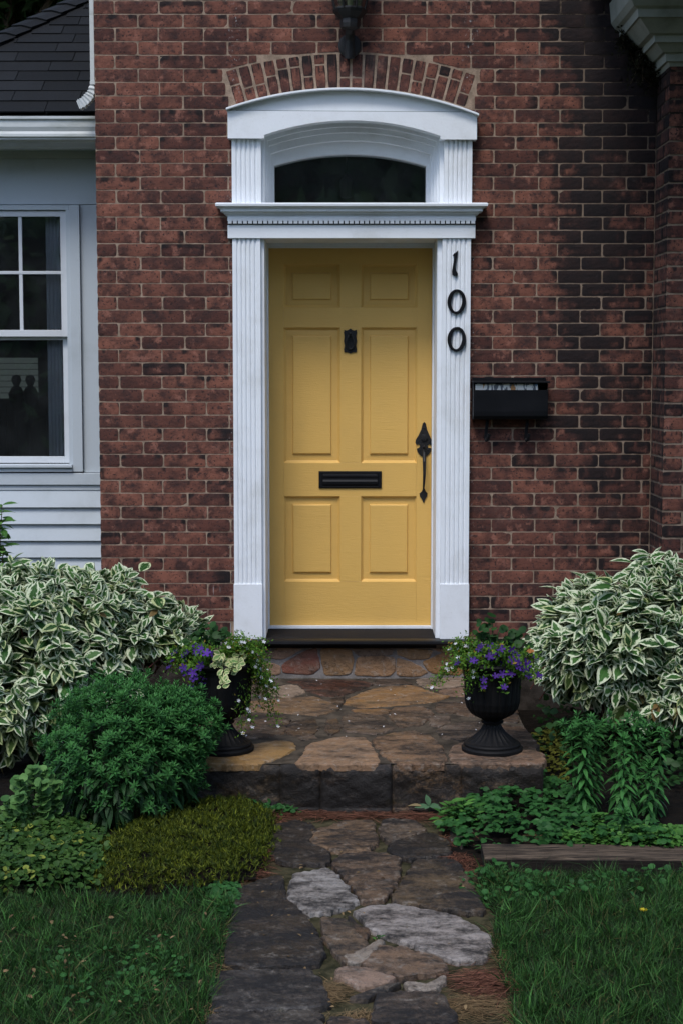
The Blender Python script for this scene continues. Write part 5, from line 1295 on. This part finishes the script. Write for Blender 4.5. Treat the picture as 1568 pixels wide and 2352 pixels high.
for sgn, edge in ((-1, [(545, 2040), (548, 2085), (520, 2150), (515, 2220), (492, 2300), (478, 2400), (450, 2600)]), (1, [(1095, 2010), (1100, 2060), (1135, 2110), (1130, 2180), (1160, 2290), (1190, 2400), (1240, 2600)])):
    q = MB(); E_ = [G(*e_) for e_ in edge]; V = [e_+np.array([0, 0, .012]) for e_ in E_] + [np.array([sgn*6, e_[1], .012]) for e_ in E_]; n = len(E_)
    V += [E_[-1]+np.array([0, -6, .012]), np.array([sgn*6, E_[-1][1]-6, .012])]
    tag(mesh_obj('turf', np.array(V), [(i, i+1, n+i+1, n+i) for i in range(n-1)] + [(n-1, 2*n, 2*n+1, 2*n-1)], M['turf']), kind='structure')
# lawn flower, twig
b = G(1477, 2120, 0); t = W(1477, 2093, b[1]); root = empty('dandelion', b, 'single yellow dandelion flower in the right lawn', 'flower')
TP = tmpl_leaf(.28, 2, .6, .1, -.1); th = np.arange(26)*2.4
leaf_obj('petals', M['yellow'], cloud(TP, np.tile(t, (26, 1)), np.stack([np.cos(th), np.sin(th), .15+.6*(np.arange(26) % 3)/3], 1), np.tile([0, 0, 1.], (26, 1)), .015), root); q = MB(); q.tube([b, t], .0016, 5); q.build('stem', M['stem'], root)
q = MB(); a_ = W(1330, 2098, G(0, 2110)[1]); q.tube([a_, a_+np.array([.014, -.01, -.03]), a_+np.array([.026, -.02, -.06])], [.0022, .0018, .0012], 5); tag(q.build('twig', M['straw'], base=a_), 'pale broken twig caught in the right lawn grass', 'twig')
q = MB(); b = G(594, 2140, .012); leaf_obj_ = tag(mesh_obj('fallen_leaf', np.array([b+np.array(v) for v in ((-.022, -.008, 0), (-.01, -.006, .006), (.004, .004, .008), (.016, .006, .003), (.012, .014, .002), (-.004, .013, .004), (-.018, .004, .002))]), [(0, 1, 2, 3, 4, 5, 6)], M['petal2'] if 'petal2' in M else paint('bleached leaf', (.36, .30, .24), .8), base=b), 'small bleached leaf lying on the dark stones left on the path', 'leaf')

# ------------------------------------------------------------------ NEEDLES AND STRAW
TN = tmpl_blade(2, .034, .12)
def litter(name, blobs, mat, label, L=.07, z=.010, T=TN):
    C_ = []
    for (px, py, rx, ry, n) in blobs:
        c0 = G(px, py); ex_ = abs(G(px+rx, py)[0]-c0[0]); ey = abs(G(px, py+ry)[1]-c0[1]); v = rng.normal(size=(n, 2))*.5
        P = np.column_stack([c0[0]+v[:, 0]*ex_, c0[1]+v[:, 1]*ey, z+.012*rng.random(n)*np.exp(-(v**2).sum(1))])
        a = rng.normal(size=n)*.55 + (0 if rng.random() < .8 else 1.2); a = np.where(rng.random(n) < .5, a, a+math.pi)
        D = np.stack([np.cos(a), np.sin(a), rng.normal(size=n)*.08], 1); C_.append(cloud(T, P, D, np.array([0, 0, 1.])+rng.normal(size=(n, 3))*.2, L*(.6+.7*rng.random(n))))
    V = np.concatenate([c[0] for c in C_]); o = leaf_obj(name, mat, C_, base=(V[:, 0].mean(), V[:, 1].mean(), 0)); tag(o, label, 'pine needles' if 'needle' in name else 'straw', kind='stuff')
litter('pine_needles', [(720, 1878, 95, 9, 420), (860, 1880, 90, 9, 380), (960, 1882, 60, 10, 300), (640, 1895, 25, 25, 220), (1060, 1990, 35, 28, 520), (1040, 1945, 30, 25, 250), (620, 1960, 22, 30, 260), (590, 2015, 20, 22, 160), (1120, 2270, 90, 45, 700), (1060, 1915, 30, 18, 200)], M['needle'], 'red-brown pine needles drifted along the step and path edges')
litter('dry_straw', [(760, 2290, 40, 26, 420), (1090, 2320, 80, 36, 700), (500, 2240, 14, 50, 200), (525, 2150, 14, 40, 160), (490, 2340, 16, 40, 160), (1145, 2200, 14, 60, 220), (830, 2345, 70, 12, 260), (555, 2050, 20, 12, 80), (1180, 2340, 30, 40, 240), (1240, 1930, 60, 14, 260)], M['straw'], 'dry tan grass clippings at the front and edges of the path', .05)
c0 = G(770, 1573, LZ_); n = 240; P = np.column_stack([c0[0]+rng.normal(size=n)*.05, c0[1]+rng.normal(size=n)*.06, np.full(n, LZ_+.003)+.004*rng.random(n)]); a = rng.normal(size=n)*.5
tag(leaf_obj('landing_needles', M['needle'], cloud(TN, P, np.stack([np.cos(a), np.sin(a), rng.normal(size=n)*.05], 1), np.tile([0, 0, 1.], (n, 1)), .06), base=c0), 'small patch of pine needles on the landing below the door', 'pine needles', kind='stuff')

# ------------------------------------------------------------------ TIMBER EDGING
ta = G(1112, 2003, .0); q = MB(); TBx = ta[0]; 
V = []; n = 60; sec = [(.004, 0), (0, .045), (.010, .054), (.145, .06), (.155, .052), (.16, 0)]
rings = []
for i in range(n):
    x = TBx + i*.05; sk = -.035*(x-TBx)
    rings.append([(x, ta[1]+sk+a+.002*nz(x*9, b*40), b+.003*nz(x*5, a*60+b*20, 2)) for a, b in sec])
q.loft(rings); tag(q.build('edging_timber', M['timber'], base=(TBx+1, ta[1], 0)), 'weathered grey squared timber edging the right flower bed', 'timber')

# ------------------------------------------------------------------ URNS
def urn(px, py, rot):
    c = G(px, py, LZ_+.001); root = empty('urn_planter', c, None, 'urn', 'black urns on the landing')
    fp = [(.128, 0), (.129, .012), (.124, .018), (.118, .020), (.119, .028), (.114, .034), (.104, .038), (.085, .052), (.062, .072), (.046, .092), (.038, .108), (.036, .114)]
    fl_ = [0, 0, 0, 0, 0, 0, -.03, -.07, -.10, -.10, -.05, 0]
    a = MB(); a.lathe(fp, c, 96, fl_); a.build('urn_foot', M['urn'], root)
    bp = [(.034, .113), (.046, .117), (.048, .124), (.040, .130), (.060, .140), (.088, .158), (.104, .182), (.111, .21), (.113, .24), (.116, .29), (.122, .33), (.130, .352), (.142, .362), (.146, .372), (.140, .380), (.126, .380), (.120, .36), (.11, .35)]
    fl2 = [0, 0, 0, 0, .0, .04, .05, .05, .045, .03, .015, 0, 0, 0, 0, 0, 0, 0]
    a = MB(); a.lathe(bp, c, 96, fl2); a.build('urn_bowl', M['urn'], root)
    a = MB(); a.lathe([(.001, .345), (.119, .345), (.119, .352), (.001, .358)], c, 24); a.build('potting_soil', M['soil'], root)
    return root, c
uL, cL = urn(514, 1722, 0); uL['label'] = 'black fluted urn on the left of the landing, half hidden by the green clump'
uR = uL.copy(); C.objects.link(uR); cR = G(1129, 1722, LZ_+.001); uR.location = cR; uR['label'] = 'black fluted urn on the right of the landing under purple flowers'
for ch in list(uL.children):
    k = ch.copy(); C.objects.link(k); k.parent = uR
RIM = .375
def uroot(c, name, label, cat): return empty(name, c+np.array([0, 0, RIM-.02]), label, cat)
TF = tmpl_flower(); TS = tmpl_leaf(.5, 2, .5, .1, .1)
def strand(p0, p1, p2, n=14): t = np.linspace(0, 1, n)[:, None]; return (1-t)**2*p0+2*t*(1-t)*p1+t*t*p2
def trailing(c, name, label, ends, flw, nflw, seed, mat=M['tiny'], leafS=.012, dens=5, cat='flowers', fS=.0085, fmat='white'):
    root = uroot(c, name, label, cat); P = []; D = []; q = MB(); FP = []; FD = []
    s_ = c+np.array([0, 0, RIM-.02])
    for e in ends:
        e = np.array(e); mid = s_ + (e-s_)*np.array([.75, .75, 0]) + np.array([0, 0, max(.05, (e[2]-s_[2])*.5+.05)])
        m_ = strand(s_, mid, e, 22); q.tube(m_[::3], .0012, 4)
        for i in range(2, 22):
            for j in range(dens): P.append(m_[i]+rng.normal(size=3)*(.011 if dens < 7 else .014)); D.append(rng.normal(size=3)+np.array([0, 0, .3]))
        if rng.random() < flw:
            FP.append(m_[-1]+rng.normal(size=3)*.008); v = e-s_; v[2] = .3; v[1] -= .15; FD.append(v)
        if rng.random() < flw:
            i = rng.integers(10, 21); FP.append(m_[i]+np.array([0, -.012, .006])); v = e-s_; v[2] = .1; v[1] -= .2; FD.append(v)
    leaf_obj('foliage', mat, cloud(TS, P, D, rng.normal(size=(len(P), 3)), leafS*(.7+.6*rng.random(len(P)))), root)
    q.build('stems', M['stem'], root)
    if FP:
        FP = np.array(FP)+np.array([0, -.014, .004]); FD = np.array(FD); Nn = FD/np.linalg.norm(FD, axis=1, keepdims=True)
        # flower template faces +z : use N as facing
        Dd = np.cross(Nn, rng.normal(size=Nn.shape)); leaf_obj('blossoms', M['petal'] if fmat == 'white' else M['purple'], cloud(TF, FP, Dd, Nn, fS*(.8+.4*rng.random(len(FP)))), root)
    return root
YU = cL[1]
def ends_px(lst, dy=-.05): return [W(x+rng.normal()*5, y+rng.normal()*5, YU+dy+rng.normal()*.06) for x, y in lst]
# left urn
trailing(cL, 'bacopa', 'white-flowered trailing plant spilling over the right side of the left urn',
         ends_px([(605, 1470), (590, 1480), (620, 1540), (635, 1575), (610, 1600), (625, 1640), (640, 1675), (600, 1560), (615, 1510), (600, 1620), (575, 1665), (560, 1680), (632, 1600), (590, 1530), (570, 1500), (600, 1500), (622, 1560), (560, 1475), (610, 1575), (595, 1590), (550, 1470), (535, 1480), (520, 1475), (585, 1660), (575, 1480), (525, 1485)]), .8, 0, 1, dens=16)
trailing(cL, 'calibrachoa', 'purple petunia-like flowers on the left side of the left urn',
         ends_px([(390, 1520), (400, 1495), (420, 1500), (440, 1490), (455, 1510), (430, 1540), (445, 1560), (460, 1580), (475, 1545), (410, 1530), (465, 1500), (485, 1560), (450, 1530), (480, 1520), (425, 1515), (440, 1575), (470, 1565), (395, 1540), (500, 1510), (480, 1590)], -.03), .98, 0, 2, leafS=.019, fS=.018, fmat='purple', dens=9)
root = uroot(cL, 'cream_edged_trailer', 'cream and green leaved trailer hanging down the front of the left urn', 'plant'); P = []; D = []; q = MB()
for e in ends_px([(540, 1500), (530, 1530), (525, 1570), (520, 1600), (540, 1545), (515, 1620), (550, 1520), (505, 1530), (530, 1620), (560, 1510), (500, 1505)], -.12):
    s_ = cL+np.array([0, -.02, RIM-.02]); m_ = strand(s_, s_+(e-s_)*np.array([.9, .9, 0])+np.array([0, 0, .05]), e, 14); q.tube(m_[::3], .0014, 4)
    for i in range(4, 14):
        for j in range(2): P.append(m_[i]+rng.normal(size=3)*.004); th = rng.random()*6.28; D.append((math.cos(th), -.4+.6*math.sin(th), math.sin(th)))
leaf_obj('foliage', M['creamleaf'], cloud(tmpl_leaf(.75, 4, .55, .15, .1), P, D, np.tile([0, -1., .5], (len(P), 1))+rng.normal(size=(len(P), 3))*.3, .028*(.7+.5*rng.random(len(P)))), root); q.build('stems', M['stem'], root)
TGr = tmpl_round(7, 14, .10)
def geranium(c, pix, label):
    root = uroot(c, 'geranium', label, 'plant'); P = []; q = MB()
    for x, y in pix:
        t = W(x, y, YU+.06+rng.normal()*.03); q.tube([c+np.array([0, .03, RIM-.03]), (t+c)/2+np.array([0, 0, .2]), t], .0018, 4)
        for j in range(5): P.append(t+rng.normal(size=3)*.014)
    P = np.array(P); leaf_obj('foliage', M['gera'], cloud(TGr, P, rng.normal(size=P.shape)*np.array([1, .6, .5]), np.array([0, -.7, .8])+rng.normal(size=P.shape)*.35, .034*(.7+.5*rng.random(len(P)))), root); q.build('stems', M['stem'], root)
geranium(cL, [(470, 1435), (485, 1445), (500, 1450), (460, 1455), (475, 1465), (495, 1465), (450, 1470), (510, 1470), (465, 1480), (485, 1485), (440, 1480), (515, 1455)], 'dark round-leaved geranium behind the flowers of the left urn')
geranium(cR, [(1120, 1440), (1130, 1430), (1105, 1455), (1145, 1450), (1160, 1460), (1180, 1455), (1195, 1465), (1120, 1470), (1140, 1475), (1170, 1475), (1205, 1480), (1150, 1485), (1185, 1490), (1110, 1480)], 'dark round-leaved geranium standing behind the flowers of the right urn')
trailing(cR, 'bacopa', 'white-dotted trailing plant on the left side of the right urn',
         ends_px([(1045, 1490), (1050, 1510), (1035, 1500), (990, 1578), (1005, 1560), (1020, 1535), (1060, 1490), (1070, 1470), (1065, 1500), (1080, 1590), (1068, 1588), (1095, 1560), (1075, 1520), (1058, 1480)]), .75, 0, 1, dens=16)
trailing(cR, 'calibrachoa', 'purple petunia-like flowers massed over the front of the right urn',
         ends_px([(1050, 1522), (1085, 1525), (1105, 1520), (1080, 1515), (1130, 1520), (1140, 1530), (1158, 1515), (1160, 1528), (1185, 1520), (1200, 1545), (1215, 1555), (1232, 1552), (1222, 1540), (1130, 1570), (1148, 1578), (1105, 1582), (1180, 1562), (1120, 1540), (1140, 1548), (1170, 1540), (1115, 1510), (1145, 1508), (1195, 1530), (1210, 1520), (1095, 1545), (1190, 1500), (1160, 1500), (1125, 1500), (1220, 1510), (1100, 1500)], -.09), .98, 0, 2, leafS=.019, fS=.018, fmat='purple', dens=9)
b = W(1208, 1497, YU-.02); tag(leaf_obj('autumn_leaf', leaf_mat('orange leaf', (.4, .14, .04), (.45, .18, .05)), cloud(tmpl_leaf(.6, 4), [b], [(1, -.2, .2)], [(0, -.8, .6)], [.035]), base=b), 'single orange dead leaf caught in the plants of the right urn', 'leaf')

# vine added to darken the shaded top right corner
q = MB(); P = []
for i in range(16):
    a = W(1440+rng.random()*60, 60+rng.random()*60, -.08); e = W(1425+rng.random()*75, 40+rng.random()*170, -.05-.1*rng.random()); m_ = strand(a, (a+e)/2+rng.normal(size=3)*.04, e, 9); q.tube(m_, .0018, 4); P += [p_+rng.normal(size=3)*.018 for p_ in m_ for _ in range(12)]
P = np.array(P); P[:, 1] = np.minimum(P[:, 1], -.012); b = W(1460, 200, 0); root = empty('shade_vine', b, 'dark straggly vine added to deepen the corner shade under the porch cornice', 'vine')
q.build('vine_stems', M['twig'], root); leaf_obj('vine_leaves', soil_mat('dead leaf', (.008, .008, .005), (.03, .028, .014), 80), cloud(TS, P, rng.normal(size=P.shape), rng.normal(size=P.shape), .022), root)

# ------------------------------------------------------------------ TREES beyond the roof and across the street
def tree(x, y, h, r, n, label, ls=.16, z0=0):
    root = empty('tree', (x, y, z0), label, 'tree', 'trees around the house'); q = MB()
    q.tube([(x, y, z0), (x+.1, y, z0+h*.3), (x-.1, y+.1, z0+h*.6), (x, y, z0+h*.85)], [r*.09, r*.07, r*.05, r*.02], 8)
    cs = []; fillr = rng.random(40)**.45
    for i in range(24):
        d_ = sph(1, .2)[0]*fillr[i]; c = np.array([x, y, z0+h*.62])+d_*np.array([r*.8, r*.8, h*.27]); cs.append((c, r*(.25+.2*rng.random()))); q.tube([(x, y, z0+h*(.25+.3*rng.random())), (c+np.array([x, y, z0+h*.5]))/2, c], [r*.03, r*.02, r*.01], 5)
    q.build('trunk', M['twig'], root); P = []
    for c, rr_ in cs: m = n//24; P.append(c + unit(m)*rr_*(rng.random(m)**.4)[:, None]*np.array([1.2, 1.2, .8]))
    P = np.concatenate(P); leaf_obj('crown', M['tree'], cloud(TS, P, rng.normal(size=P.shape), rng.normal(size=P.shape), ls*(.7+.6*rng.random(len(P)))), root, smooth=False)
t0 = W(40, 10, 9); tree(t0[0]-.4, 9, (t0[2]+.2)/.62, 2.0, 20000, 'dark leafy tree showing above the shingled wing roof', .20)
for i, (x, y, h, r) in enumerate(((-9, -27, 12, 5.5), (-1, -30, 14, 6.5), (8, -26, 12, 5.5), (16, -29, 13, 6), (-17, -29, 13, 6), (-5, -35, 16, 7), (4, -36, 16, 7))):
    tree(x, y, h, r, 14000, 'broad street tree standing behind the viewer', .72)

root = empty('hedge', (0, -21, 0), 'unseen hedge added behind the viewer to darken the window reflections', 'hedge')  # added out of view so the panes reflect something dark
n = 9000; P = np.column_stack([rng.uniform(-26, 26, n), rng.uniform(-21.6, -20.4, n), rng.random(n)**.7*4.8])
leaf_obj('foliage', M['tree'], cloud(TS, P, rng.normal(size=P.shape), rng.normal(size=P.shape), .42), root, smooth=False)
q = MB(); q.box(-26, 26, -21.2, -20.8, 0, 4.3); q.build('hedge_core', M['soil'], root)

p, pl_ = fill([(1225, 1700), (1290, 1660), (1600, 1690), (1640, 1830), (1560, 1830), (1300, 1790), (1245, 1750)], 900, .02)
P = np.column_stack([p, .03+.20*rng.random(len(p))**1.5]); D = rng.normal(size=P.shape)*np.array([1, 1, .4])
tag(leaf_obj('bed_understory', M['gera'], cloud(TW, P, D, np.array([0, -.4, 1])+rng.normal(size=P.shape)*.4, .038*(.5+.9*rng.random(len(P)))), base=(p[:, 0].mean(), p[:, 1].mean(), .02)), 'dark low foliage filling the bed beneath the right shrub', 'undergrowth', kind='stuff')

def debris(name, pix, n, mat, size, z, label):
    p, _ = fill(pix, n, z); P = np.column_stack([p, z+.004+.01*rng.random(n)]); a = rng.random(n)*6.28
    tag(leaf_obj(name, mat, cloud(tmpl_leaf(.5, 3, .5, .1, .3), P, np.stack([np.cos(a), np.sin(a), rng.normal(size=n)*.1], 1), np.array([0, 0, 1.])+rng.normal(size=(n, 3))*.3, size*(.5+.9*rng.random(n))), base=(p[:, 0].mean(), p[:, 1].mean(), z)), label, 'debris', kind='stuff')
debris('fallen_petals', [(640, 1565), (1050, 1560), (1150, 1700), (560, 1700)], 60, M['petal'], .010, LZ_, 'tiny white petals scattered over the stone landing')
debris('leaf_litter', [(620, 1890), (1020, 1890), (1180, 2340), (500, 2340)], 110, M['straw'], .016, .012, 'small dry leaf bits scattered over the dark path stones')
debris('lawn_litter', [(0, 2100), (500, 2100), (470, 2340), (0, 2340)], 70, M['straw'], .018, .03, 'dry leaf scraps lying in the left lawn')
